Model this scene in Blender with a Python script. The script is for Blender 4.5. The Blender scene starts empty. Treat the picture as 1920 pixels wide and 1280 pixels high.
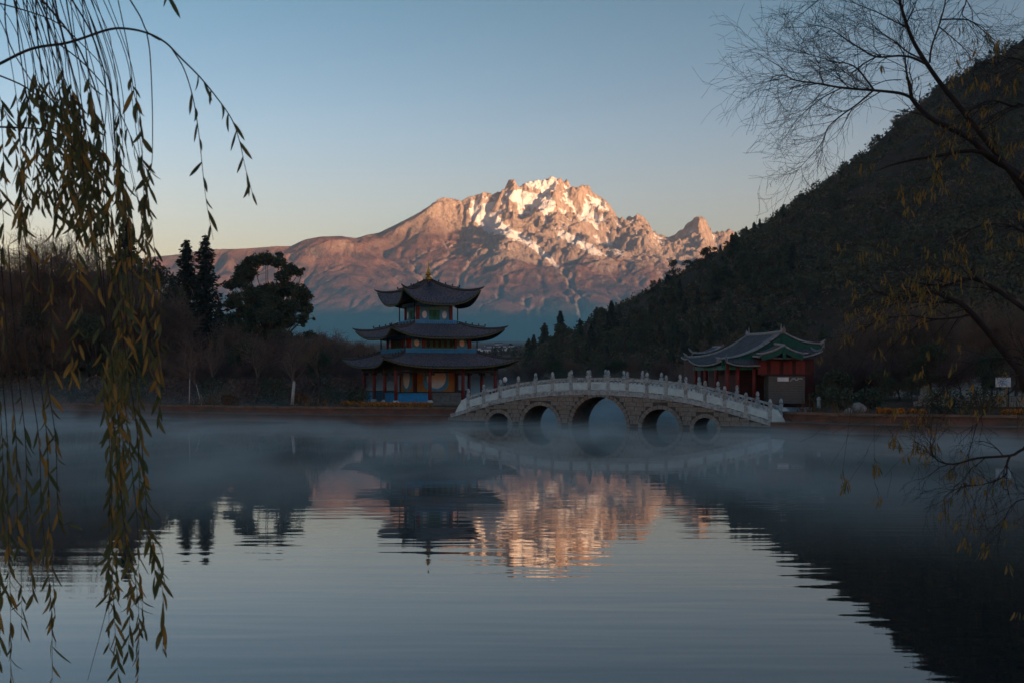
import bpy, bmesh, math, random
import numpy as np
from mathutils import Vector, Matrix

# ------------------------------------------------------------------ camera, sky, sun, exposure
SC = bpy.context.scene
COL = SC.collection
R = math.radians
FPX, HZ, CH = 2133.33, 702.0, 2.8          # focal length and horizon row of the photograph, camera height above the lake
cam_d = bpy.data.cameras.new('camera')
cam_d.lens = 40.0; cam_d.sensor_width = 36.0; cam_d.shift_y = 62.0/1920.0
cam_d.clip_start = 0.2; cam_d.clip_end = 60000.0
cam_d.dof.use_dof = True; cam_d.dof.focus_distance = 75.0; cam_d.dof.aperture_fstop = 9.0
cam = bpy.data.objects.new('camera', cam_d); COL.objects.link(cam)
cam.location = (0, 0, CH); cam.rotation_euler = (R(90), 0, 0)
SC.camera = cam

SUN_EL, SUN_AZ = 5.5, 133.0                  # low dawn sun behind the camera's right shoulder
world = bpy.data.worlds.new('World'); SC.world = world; world.use_nodes = True
wn = world.node_tree
sky = wn.nodes.new('ShaderNodeTexSky'); sky.sky_type = 'NISHITA'; sky.sun_disc = False
sky.sun_elevation = R(SUN_EL); sky.sun_rotation = R(SUN_AZ)
sky.air_density = 1.6; sky.dust_density = 0.5; sky.ozone_density = 1.0; sky.altitude = 2400
pre = wn.nodes.new('ShaderNodeVectorMath'); pre.operation = 'SCALE'; pre.inputs['Scale'].default_value = 0.22
gam = wn.nodes.new('ShaderNodeGamma'); gam.inputs[1].default_value = 1.6
tint = wn.nodes.new('ShaderNodeMix'); tint.data_type = 'RGBA'; tint.blend_type = 'MULTIPLY'; tint.clamp_result = False; tint.inputs['Factor'].default_value = 1.0
geo = wn.nodes.new('ShaderNodeTexCoord'); sep = wn.nodes.new('ShaderNodeSeparateXYZ'); wn.links.new(geo.outputs['Generated'], sep.inputs[0])
hgt = wn.nodes.new('ShaderNodeMapRange'); hgt.inputs['From Min'].default_value = 0.05; hgt.inputs['From Max'].default_value = 0.31; wn.links.new(sep.outputs['Z'], hgt.inputs['Value'])
grade = wn.nodes.new('ShaderNodeMix'); grade.data_type = 'RGBA'; wn.links.new(hgt.outputs[0], grade.inputs['Factor'])      # sky tint by elevation: paler and pinker low down, bluer above
grade.inputs['A'].default_value = (5.3, 4.05, 7.4, 1); grade.inputs['B'].default_value = (2.6, 3.95, 5.5, 1)
wn.links.new(grade.outputs['Result'], tint.inputs['B'])
wn.links.new(sky.outputs[0], pre.inputs[0]); wn.links.new(pre.outputs[0], gam.inputs[0]); wn.links.new(gam.outputs[0], tint.inputs['A']); wn.links.new(tint.outputs['Result'], wn.nodes['Background'].inputs[0])
wn.nodes['Background'].inputs[1].default_value = 0.074

sun_d = bpy.data.lights.new('sun', 'SUN'); sun_d.energy = 5.0; sun_d.angle = R(0.5); sun_d.color = (1.0, 0.56, 0.30)
sun = bpy.data.objects.new('sun', sun_d); COL.objects.link(sun)
SDIR = Vector((math.sin(R(SUN_AZ))*math.cos(R(SUN_EL)), math.cos(R(SUN_AZ))*math.cos(R(SUN_EL)), math.sin(R(SUN_EL))))
sun.rotation_euler = SDIR.to_track_quat('Z', 'Y').to_euler()
sun.location = (60, -40, 60)

vs = SC.view_settings
vs.view_transform = 'Standard'; vs.look = 'None'; vs.gamma = 1.0; vs.use_curve_mapping = False
vs.exposure = 1.65
cy = SC.cycles
cy.use_denoising = True
try: cy.denoiser = 'OPENIMAGEDENOISE'
except Exception: pass
cy.max_bounces = 6; cy.diffuse_bounces = 2; cy.glossy_bounces = 3; cy.transmission_bounces = 3
cy.volume_bounces = 1; cy.transparent_max_bounces = 8
cy.volume_max_steps = 256
cy.use_adaptive_sampling = True; cy.adaptive_threshold = 0.01
cy.caustics_reflective = False; cy.caustics_refractive = False

# ------------------------------------------------------------------ helpers
def W(px, py, d):
    """A point at distance d (metres along the view axis) seen at pixel px, py of the 1920x1280 photograph."""
    return Vector(((px-960)/FPX*d, d, CH+(HZ-py)/FPX*d))

def tag(o, label=None, cat=None, group=None, kind=None):
    if label: o['label'] = label
    if cat: o['category'] = cat
    if group: o['group'] = group
    if kind: o['kind'] = kind
    return o

def link(name, me, parent=None, loc=None):
    o = bpy.data.objects.new(name, me); COL.objects.link(o)
    if parent is not None: o.parent = parent
    if loc is not None: o.location = loc
    return o

def empty(name, loc=(0, 0, 0), rz=0.0):
    o = bpy.data.objects.new(name, None); COL.objects.link(o)
    o.location = loc; o.rotation_euler = (0, 0, rz); o.empty_display_size = 0.3
    return o

def copy_tree(o, parent=None):
    c = o.copy(); COL.objects.link(c)
    if parent is not None: c.parent = parent
    for ch in list(o.children): copy_tree(ch, c)
    return c

def np_mesh(name, V, F, mat=None, smooth=False, mi=None):
    """Mesh from arrays; F is (m, k) with the same number of corners everywhere."""
    me = bpy.data.meshes.new(name)
    V = np.asarray(V, dtype=np.float32); F = np.asarray(F, dtype=np.int32)
    m, k = F.shape
    me.vertices.add(len(V)); me.vertices.foreach_set('co', V.ravel())
    me.loops.add(m*k); me.loops.foreach_set('vertex_index', F.ravel())
    me.polygons.add(m); me.polygons.foreach_set('loop_start', np.arange(0, m*k, k, dtype=np.int32))
    try: me.polygons.foreach_set('loop_total', np.full(m, k, dtype=np.int32))
    except Exception: pass
    mats = mat if isinstance(mat, (list, tuple)) else ([mat] if mat else [])
    for x in mats: me.materials.append(x)
    if mi is not None: me.polygons.foreach_set('material_index', np.asarray(mi, dtype=np.int32))
    me.polygons.foreach_set('use_smooth', np.full(m, bool(smooth)))
    me.update(calc_edges=True); me.validate()
    return me

class MB:
    """Collects boxes, tubes, grids and prisms and links them as one mesh object."""
    def __init__(s): s.v = []; s.f = []; s.sm = []
    def add(s, vs_, fs_, smooth=False):
        b = len(s.v); s.v += [tuple(p) for p in vs_]; s.f += [tuple(i+b for i in f) for f in fs_]; s.sm += [smooth]*len(fs_)
    def box(s, c, sz, rz=0.0, M=None, taper=1.0):
        hx, hy, hz = sz[0]/2, sz[1]/2, sz[2]/2
        P = []
        for z, t in ((-hz, 1), (hz, taper)):
            for x, y in ((-hx, -hy), (hx, -hy), (hx, hy), (-hx, hy)): P.append(Vector((x*t, y*t, z)))
        m = M or Matrix.Rotation(rz, 4, 'Z')
        s.add([m @ p + Vector(c) for p in P], [(3, 2, 1, 0), (4, 5, 6, 7), (0, 1, 5, 4), (1, 2, 6, 5), (2, 3, 7, 6), (3, 0, 4, 7)])
    def bar(s, a, b, w, h):
        """A straight bar of section w (sideways) by h (up) from a to b."""
        a = Vector(a); b = Vector(b); d = b-a
        if d.length < 1e-6: return
        x = d.normalized(); y = Vector((0, 0, 1)).cross(x)
        if y.length < 1e-4: y = Vector((0, 1, 0))
        y.normalize(); z = x.cross(y)
        P = []
        for q in (a, b):
            for sy, sz in ((-1, -1), (1, -1), (1, 1), (-1, 1)): P.append(q + y*(sy*w/2) + z*(sz*h/2))
        s.add(P, [(3, 2, 1, 0), (4, 5, 6, 7), (0, 1, 5, 4), (1, 2, 6, 5), (2, 3, 7, 6), (3, 0, 4, 7)])
    def tube(s, pts, rad, n=8, cap=True):
        pts = [Vector(p) for p in pts]; m = len(pts)
        rad = rad if hasattr(rad, '__len__') else [rad]*m
        ref = None; vs_ = []; fs_ = []
        for i, p in enumerate(pts):
            d = (pts[min(i+1, m-1)]-pts[max(i-1, 0)]).normalized()
            if ref is None:
                ref = d.orthogonal().normalized()
            else:
                ref = (ref - d*ref.dot(d))
                ref = ref.normalized() if ref.length > 1e-5 else d.orthogonal().normalized()
            q = d.cross(ref)
            for k in range(n):
                a = 2*math.pi*k/n
                vs_.append(p + (ref*math.cos(a)+q*math.sin(a))*rad[i])
        for i in range(m-1):
            for k in range(n):
                k2 = (k+1) % n
                fs_.append((i*n+k, i*n+k2, (i+1)*n+k2, (i+1)*n+k))
        if cap:
            fs_.append(tuple(range(n-1, -1, -1))); fs_.append(tuple((m-1)*n+k for k in range(n)))
        s.add(vs_, fs_, True)
    def lathe(s, prof, c=(0, 0, 0), n=16):
        c = Vector(c); vs_ = []; fs_ = []
        for r, z in prof:
            for k in range(n):
                a = 2*math.pi*k/n; vs_.append(c+Vector((r*math.cos(a), r*math.sin(a), z)))
        for i in range(len(prof)-1):
            for k in range(n):
                k2 = (k+1) % n; fs_.append((i*n+k, i*n+k2, (i+1)*n+k2, (i+1)*n+k))
        fs_.append(tuple(range(n-1, -1, -1))); fs_.append(tuple((len(prof)-1)*n+k for k in range(n)))
        s.add(vs_, fs_, True)
    def prism(s, poly, thick_vec):
        """Extrude a planar polygon (list of points) by a vector."""
        t = Vector(thick_vec); n = len(poly); P = [Vector(p) for p in poly]
        vs_ = P + [p+t for p in P]
        fs_ = [tuple(range(n-1, -1, -1)), tuple(range(n, 2*n))]
        for i in range(n): fs_.append((i, (i+1) % n, n+(i+1) % n, n+i))
        s.add(vs_, fs_)
    def grid(s, G, smooth=True, flip=False):
        """G[i][j] points."""
        a, b = len(G), len(G[0]); vs_ = [p for row in G for p in row]; fs_ = []
        for i in range(a-1):
            for j in range(b-1):
                f = (i*b+j, i*b+j+1, (i+1)*b+j+1, (i+1)*b+j)
                fs_.append(f[::-1] if flip else f)
        s.add(vs_, fs_, smooth)
    def mesh(s, name, mat):
        me = bpy.data.meshes.new(name); me.from_pydata(s.v, [], s.f)
        if mat: me.materials.append(mat)
        me.polygons.foreach_set('use_smooth', s.sm); me.update()
        return me
    def build(s, name, mat, parent=None, loc=None):
        return link(name, s.mesh(name, mat), parent, loc)

# ------------------------------------------------------------------ noise for terrain
def vnoise(x, y, seed):
    rng = np.random.RandomState(seed); N = 256
    T = rng.rand(N, N).astype(np.float32)*2-1
    xi = np.floor(x).astype(np.int64); yi = np.floor(y).astype(np.int64)
    fx = (x-xi).astype(np.float32); fy = (y-yi).astype(np.float32)
    u = fx*fx*fx*(fx*(fx*6-15)+10); v = fy*fy*fy*(fy*(fy*6-15)+10)
    x0 = xi % N; x1 = (xi+1) % N; y0 = yi % N; y1 = (yi+1) % N
    return (T[x0, y0]*(1-u)+T[x1, y0]*u)*(1-v) + (T[x0, y1]*(1-u)+T[x1, y1]*u)*v

def fbm(x, y, seed, octv=5, gain=0.5, lac=2.03, ridged=False):
    t = np.zeros_like(x, dtype=np.float32); a = 1.0; s = 0.0
    for k in range(octv):
        n = vnoise(x+17.3*k, y-9.1*k, seed+k)
        if ridged: n = 1-2*np.abs(n)
        t += a*n; s += a; a *= gain; x = x*lac; y = y*lac
    return t/s

def gnoise(x, y, seed):
    rng = np.random.RandomState(seed); Nn = 256
    A = rng.rand(Nn, Nn).astype(np.float32)*2*np.pi; GX = np.cos(A); GY = np.sin(A)
    xi = np.floor(x).astype(np.int64); yi = np.floor(y).astype(np.int64)
    fx = (x-xi).astype(np.float32); fy = (y-yi).astype(np.float32)
    u = fx*fx*fx*(fx*(fx*6-15)+10); v = fy*fy*fy*(fy*(fy*6-15)+10)
    x0 = xi % Nn; x1 = (xi+1) % Nn; y0 = yi % Nn; y1 = (yi+1) % Nn
    d = lambda a, b, p, q: GX[a, b]*p+GY[a, b]*q
    return ((d(x0, y0, fx, fy)*(1-u)+d(x1, y0, fx-1, fy)*u)*(1-v) + (d(x0, y1, fx, fy-1)*(1-u)+d(x1, y1, fx-1, fy-1)*u)*v)*1.45

def ridged(x, y, seed, octv=6, gain=2.0, H=0.95, lac=2.07):
    """Ridged multifractal, about 0..1: sharp crests between smooth hollows."""
    t = np.zeros(x.shape, np.float32); w = np.ones(x.shape, np.float32); s = 0.0
    for k in range(octv):
        n = 1-np.abs(gnoise(x+31.7*k, y-11.3*k, seed+k)); n = n*n*w
        a = lac**(-H*k); t += n*a; s += a
        w = np.clip(n*gain, 0, 1); x = x*lac; y = y*lac
    return t/s

def erode(h, cell, rounds=4, n=50000, steps=45, seed=1, rate=0.3, lim=1.2):
    """Rain runs down the height field in many drops at once, cutting gullies and leaving fans."""
    rng = np.random.RandomState(seed); A, B = h.shape; h = h.astype(np.float64).copy()
    for r_ in range(rounds):
        p = np.stack([rng.rand(n)*(A-4)+1, rng.rand(n)*(B-4)+1], 1); d = np.zeros((n, 2))
        sed = np.zeros(n); vel = np.ones(n); wat = np.ones(n)
        for k in range(steps):
            i = p.astype(np.int64); f = p-i
            i0, j0 = i[:, 0], i[:, 1]; a, b = f[:, 0], f[:, 1]
            h00 = h[i0, j0]; h10 = h[i0+1, j0]; h01 = h[i0, j0+1]; h11 = h[i0+1, j0+1]
            gx = (h10-h00)*(1-b)+(h11-h01)*b; gy = (h01-h00)*(1-a)+(h11-h10)*a
            hh = (h00*(1-a)+h10*a)*(1-b)+(h01*(1-a)+h11*a)*b
            d[:, 0] = d[:, 0]*0.25-gx*0.75/(cell*.5); d[:, 1] = d[:, 1]*0.25-gy*0.75/(cell*.5)
            L = np.sqrt((d**2).sum(1))+1e-9; d /= L[:, None]
            q = p+d
            q[:, 0] = np.clip(q[:, 0], 1, A-3.01); q[:, 1] = np.clip(q[:, 1], 1, B-3.01)
            ii = q.astype(np.int64); ff = q-ii
            hn = (h[ii[:, 0], ii[:, 1]]*(1-ff[:, 0])+h[ii[:, 0]+1, ii[:, 1]]*ff[:, 0])*(1-ff[:, 1]) + \
                 (h[ii[:, 0], ii[:, 1]+1]*(1-ff[:, 0])+h[ii[:, 0]+1, ii[:, 1]+1]*ff[:, 0])*ff[:, 1]
            dh = hn-hh
            capa = np.maximum(-dh, 0.02*cell)*vel*wat*1.6
            dep = np.where(dh > 0, np.minimum(dh, sed), np.where(sed > capa, (sed-capa)*0.2, -np.minimum((capa-sed)*rate, np.maximum(-dh, 0)*0.5)))
            sed = sed-dep
            acc = np.zeros(A*B)
            for (di, dj, w_) in ((0, 0, (1-a)*(1-b)), (1, 0, a*(1-b)), (0, 1, (1-a)*b), (1, 1, a*b)):
                acc += np.bincount((i0+di)*B+j0+dj, weights=dep*w_, minlength=A*B)
            h += np.clip(acc, -lim, lim).reshape(A, B)
            vel = np.clip(np.sqrt(np.maximum(vel*vel*0.9-dh*0.05, 0.05)), 0, 3); wat *= 0.97
            p = q
    return h

def stream_erode(h, cell, iters=30, K=0.02, m=0.45, up=0.0, h0=None, talus=1.5):
    """Rivers cut back from the foot of the range: branching valleys with sharp divides between them."""
    A_, B_ = h.shape; n = A_*B_; h = h.astype(np.float64).copy()
    I = np.arange(n).reshape(A_, B_)
    nb = [(-1, 0), (1, 0), (0, -1), (0, 1), (-1, -1), (-1, 1), (1, -1), (1, 1)]
    for it in range(iters):
        best = np.zeros((A_, B_)); rec = I.copy(); dist = np.full((A_, B_), cell)
        P = np.pad(h, 1, mode='constant', constant_values=1e9); PI = np.pad(I, 1)
        for dx_, dy_ in nb:
            L = cell*math.hypot(dx_, dy_)
            s = (h-P[1+dx_:1+dx_+A_, 1+dy_:1+dy_+B_])/L
            b = s > best
            best = np.where(b, s, best); rec = np.where(b, PI[1+dx_:1+dx_+A_, 1+dy_:1+dy_+B_], rec); dist = np.where(b, L, dist)
        hf = h.ravel(); order = np.argsort(hf).tolist(); r = rec.ravel().tolist()
        ar = [1.0]*n
        for i in reversed(order):
            j = r[i]
            if j != i: ar[j] += ar[i]
        f = (K*np.power(np.array(ar)*cell*cell, m)/dist.ravel()).tolist(); hl = hf.tolist()
        for i in order:
            j = r[i]
            if j != i: hl[i] = (hl[i]+f[i]*hl[j])/(1+f[i])
        h = np.array(hl).reshape(A_, B_)
        if h0 is not None: h += up*(h0-h)
        # loose rock slides from slopes steeper than the talus angle
        for ax_ in (0, 1):
            d = np.diff(h, axis=ax_); ex = np.clip(np.abs(d)-talus*cell, 0, None)*np.sign(d)*0.25
            if ax_ == 0: h[:-1] += ex; h[1:] -= ex
            else: h[:, :-1] += ex; h[:, 1:] -= ex
    return h

def resize(a, xi, yi):
    """Smooth (cubic) sampling of array a at fractional index vectors xi, yi."""
    def w(t): return [((-t+2)*t-1)*t*.5, ((3*t-5)*t*t+2)*.5, ((-3*t+4)*t+1)*t*.5, (t-1)*t*t*.5]
    i = np.floor(xi).astype(int); wx_ = w(xi-i); j = np.floor(yi).astype(int); wy_ = w(yi-j)
    b = sum(a[np.clip(i+k-1, 0, a.shape[0]-1)]*wx_[k][:, None] for k in range(4))
    return sum(b[:, np.clip(j+k-1, 0, a.shape[1]-1)]*wy_[k][None, :] for k in range(4))

def ridge_height(X, Y, lines, near, far_s, Lc, tail=0.12):
    """Height field as the upper envelope of falling flanks around 3-D ridge lines."""
    H = np.full(X.shape, -500.0, dtype=np.float32)
    for ln in lines:
        pts = [W(a, b, c*1000.0) for a, b, c in ln[0]]; k1 = ln[1] if len(ln) > 1 else near
        for p, q in zip(pts[:-1], pts[1:]):
            dx, dy = q.x-p.x, q.y-p.y; L2 = dx*dx+dy*dy+1e-6
            t = np.clip(((X-p.x)*dx+(Y-p.y)*dy)/L2, 0, 1)
            D = np.sqrt((X-p.x-t*dx)**2+(Y-p.y-t*dy)**2)
            z = p.z+(q.z-p.z)*t
            drop = k1*Lc*(1-np.exp(-D/Lc))+far_s*D
            np.maximum(H, (z-drop).astype(np.float32), out=H)
    return H

# ------------------------------------------------------------------ materials
MATS = {}
def nodes(name):
    m = bpy.data.materials.new(name); m.use_nodes = True
    nt = m.node_tree; b = nt.nodes['Principled BSDF']
    return m, nt, b
def N(nt, t, **kw):
    n = nt.nodes.new(t)
    for k, v in kw.items(): setattr(n, k, v)
    return n
def setin(n, **kw):
    for k, v in kw.items(): n.inputs[k.replace('_', ' ')].default_value = v
    return n
def ramp(nt, stops):
    r = nt.nodes.new('ShaderNodeValToRGB'); e = r.color_ramp.elements
    while len(e) > 1: e.remove(e[-1])
    e[0].position = stops[0][0]; e[0].color = (*stops[0][1], 1)
    for p, c in stops[1:]:
        x = e.new(p); x.color = (*c, 1)
    return r
def mat(name, c1, c2=None, scale=3.0, rough=0.85, bump=0.0, bscale=None, detail=5.0, spec=0.3, metal=0.0, stretch=(1, 1, 1), lo=0.35, hi=0.65, c3=None, s3=0.7, translucent=0.0):
    """Colour that wanders between c1 and c2 with noise, an optional stain colour c3, and fine relief."""
    m, nt, b = nodes(name)
    c2 = c2 or tuple(x*0.7 for x in c1)
    tc = N(nt, 'ShaderNodeTexCoord'); mp = N(nt, 'ShaderNodeMapping'); mp.inputs['Scale'].default_value = stretch
    nt.links.new(tc.outputs['Object'], mp.inputs[0])
    oi = N(nt, 'ShaderNodeObjectInfo'); ad = N(nt, 'ShaderNodeVectorMath', operation='ADD'); sc_ = N(nt, 'ShaderNodeVectorMath', operation='SCALE')
    cb = N(nt, 'ShaderNodeCombineXYZ'); nt.links.new(oi.outputs['Random'], cb.inputs[0]); nt.links.new(oi.outputs['Random'], cb.inputs[1])
    nt.links.new(cb.outputs[0], sc_.inputs[0]); sc_.inputs['Scale'].default_value = 37.0
    nt.links.new(mp.outputs[0], ad.inputs[0]); nt.links.new(sc_.outputs[0], ad.inputs[1])
    no = N(nt, 'ShaderNodeTexNoise'); setin(no, Scale=scale, Detail=detail, Roughness=0.6)
    nt.links.new(ad.outputs[0], no.inputs['Vector'])
    r = ramp(nt, [(lo, c1), (hi, c2)]); nt.links.new(no.outputs['Fac'], r.inputs[0])
    out = r.outputs[0]
    if c3:
        n3 = N(nt, 'ShaderNodeTexNoise'); setin(n3, Scale=s3, Detail=6.0, Roughness=0.65); nt.links.new(ad.outputs[0], n3.inputs['Vector'])
        r3 = ramp(nt, [(0.5, (0, 0, 0)), (0.68, (1, 1, 1))]); nt.links.new(n3.outputs['Fac'], r3.inputs[0])
        mx = N(nt, 'ShaderNodeMix', data_type='RGBA'); nt.links.new(r3.outputs[0], mx.inputs['Factor'])
        nt.links.new(out, mx.inputs['A']); mx.inputs['B'].default_value = (*c3, 1); out = mx.outputs['Result']
    nt.links.new(out, b.inputs['Base Color'])
    setin(b, Roughness=rough, Metallic=metal); b.inputs['Specular IOR Level'].default_value = spec
    if bump > 0:
        nb = N(nt, 'ShaderNodeTexNoise'); setin(nb, Scale=bscale or scale*4, Detail=4.0); nt.links.new(ad.outputs[0], nb.inputs['Vector'])
        bp = N(nt, 'ShaderNodeBump'); setin(bp, Strength=0.6, Distance=bump); nt.links.new(nb.outputs['Fac'], bp.inputs['Height'])
        nt.links.new(bp.outputs[0], b.inputs['Normal'])
    if translucent > 0:
        tr = N(nt, 'ShaderNodeBsdfTranslucent'); nt.links.new(out, tr.inputs['Color'])
        ms = N(nt, 'ShaderNodeMixShader'); ms.inputs[0].default_value = translucent
        o = nt.nodes['Material Output']
        nt.links.new(b.outputs[0], ms.inputs[1]); nt.links.new(tr.outputs[0], ms.inputs[2]); nt.links.new(ms.outputs[0], o.inputs['Surface'])
    MATS[name] = m
    return m
# ------------------------------------------------------------------ the far mountain
def mountain_material():
    m, nt, b = nodes('mountain_rock')
    at = N(nt, 'ShaderNodeAttribute', attribute_name='snow'); av = N(nt, 'ShaderNodeAttribute', attribute_name='veg')
    tc = N(nt, 'ShaderNodeTexCoord')
    n1 = N(nt, 'ShaderNodeTexNoise'); setin(n1, Scale=0.007, Detail=11.0, Roughness=0.66); nt.links.new(tc.outputs['Object'], n1.inputs['Vector'])
    mp = N(nt, 'ShaderNodeMapping'); mp.inputs['Scale'].default_value = (1, 1, 0.25); nt.links.new(tc.outputs['Object'], mp.inputs[0])
    n2 = N(nt, 'ShaderNodeTexNoise'); setin(n2, Scale=0.045, Detail=9.0, Roughness=0.7); nt.links.new(mp.outputs[0], n2.inputs['Vector'])
    rock = ramp(nt, [(0.32, (0.11, 0.085, 0.072)), (0.46, (0.34, 0.26, 0.21)), (0.68, (0.57, 0.46, 0.38))]); nt.links.new(n2.outputs['Fac'], rock.inputs[0])
    veg = ramp(nt, [(0.36, (0.052, 0.032, 0.027)), (0.47, (0.14, 0.064, 0.044)), (0.64, (0.31, 0.148, 0.098))]); nt.links.new(n1.outputs['Fac'], veg.inputs[0])
    mx = N(nt, 'ShaderNodeMix', data_type='RGBA'); nt.links.new(av.outputs['Fac'], mx.inputs['Factor'])
    af = N(nt, 'ShaderNodeAttribute', attribute_name='forest_shade'); mf = N(nt, 'ShaderNodeMix', data_type='RGBA'); nt.links.new(af.outputs['Fac'], mf.inputs['Factor'])
    fo = ramp(nt, [(0.35, (0.018, 0.045, 0.048)), (0.65, (0.035, 0.070, 0.066))]); nt.links.new(n1.outputs['Fac'], fo.inputs[0])  # blue shade of the foothills put into a dark forest tone
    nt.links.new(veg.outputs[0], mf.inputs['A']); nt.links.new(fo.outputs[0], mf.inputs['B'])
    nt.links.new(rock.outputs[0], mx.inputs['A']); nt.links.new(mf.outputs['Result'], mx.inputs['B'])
    # snow lies where the mask plus grain passes a threshold
    n3 = N(nt, 'ShaderNodeTexNoise'); setin(n3, Scale=0.03, Detail=7.0, Roughness=0.7); nt.links.new(tc.outputs['Object'], n3.inputs['Vector'])
    a1 = N(nt, 'ShaderNodeMath', operation='MULTIPLY_ADD'); nt.links.new(n3.outputs['Fac'], a1.inputs[0]); a1.inputs[1].default_value = 0.9; nt.links.new(at.outputs['Fac'], a1.inputs[2])
    mr = N(nt, 'ShaderNodeMapRange'); mr.inputs['From Min'].default_value = 0.66; mr.inputs['From Max'].default_value = 0.78; nt.links.new(a1.outputs[0], mr.inputs['Value'])
    ms = N(nt, 'ShaderNodeMix', data_type='RGBA'); nt.links.new(mr.outputs[0], ms.inputs['Factor'])
    nt.links.new(mx.outputs['Result'], ms.inputs['A']); ms.inputs['B'].default_value = (0.90, 0.90, 0.90, 1)
    nt.links.new(ms.outputs['Result'], b.inputs['Base Color']); setin(b, Roughness=0.95); b.inputs['Specular IOR Level'].default_value = 0.1
    nb = N(nt, 'ShaderNodeTexNoise'); setin(nb, Scale=0.06, Detail=8.0, Roughness=0.7); nt.links.new(mp.outputs[0], nb.inputs['Vector'])
    bp = N(nt, 'ShaderNodeBump'); setin(bp, Strength=1.0, Distance=34.0); nt.links.new(nb.outputs['Fac'], bp.inputs['Height']); nt.links.new(bp.outputs[0], b.inputs['Normal'])
    return m

SKYLINE = [(150, 515), (230, 498), (285, 482), (330, 478), (365, 472), (400, 468), (450, 467), (480, 465), (520, 462), (545, 462), (570, 450), (600, 444), (640, 443), (655, 445), (668, 447),
    (690, 440), (710, 437), (730, 427), (755, 415), (780, 402), (800, 390), (815, 378), (828, 372), (840, 371), (850, 373), (858, 378), (880, 370), (905, 362), (912, 360), (920, 366), (930, 362),
    (945, 356), (955, 347), (963, 345), (970, 352), (977, 356), (982, 346), (1000, 340), (1020, 338), (1030, 333), (1040, 332), (1050, 337), (1060, 338), (1070, 347), (1075, 352), (1082, 352),
    (1090, 347), (1097, 346), (1105, 352), (1115, 362), (1125, 370), (1135, 376), (1142, 382), (1150, 394), (1155, 405), (1160, 409), (1165, 407), (1168, 412), (1175, 407), (1182, 406), (1188, 409),
    (1195, 403), (1202, 402), (1210, 410), (1218, 422), (1225, 435), (1240, 441), (1255, 445), (1265, 440), (1275, 432), (1290, 420), (1300, 410), (1312, 405), (1320, 408), (1328, 418), (1333, 437),
    (1340, 436), (1346, 432), (1350, 437), (1360, 432), (1368, 430), (1378, 436), (1387, 443), (1420, 452), (1500, 475), (1620, 500), (1800, 520), (2000, 545)]

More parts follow.
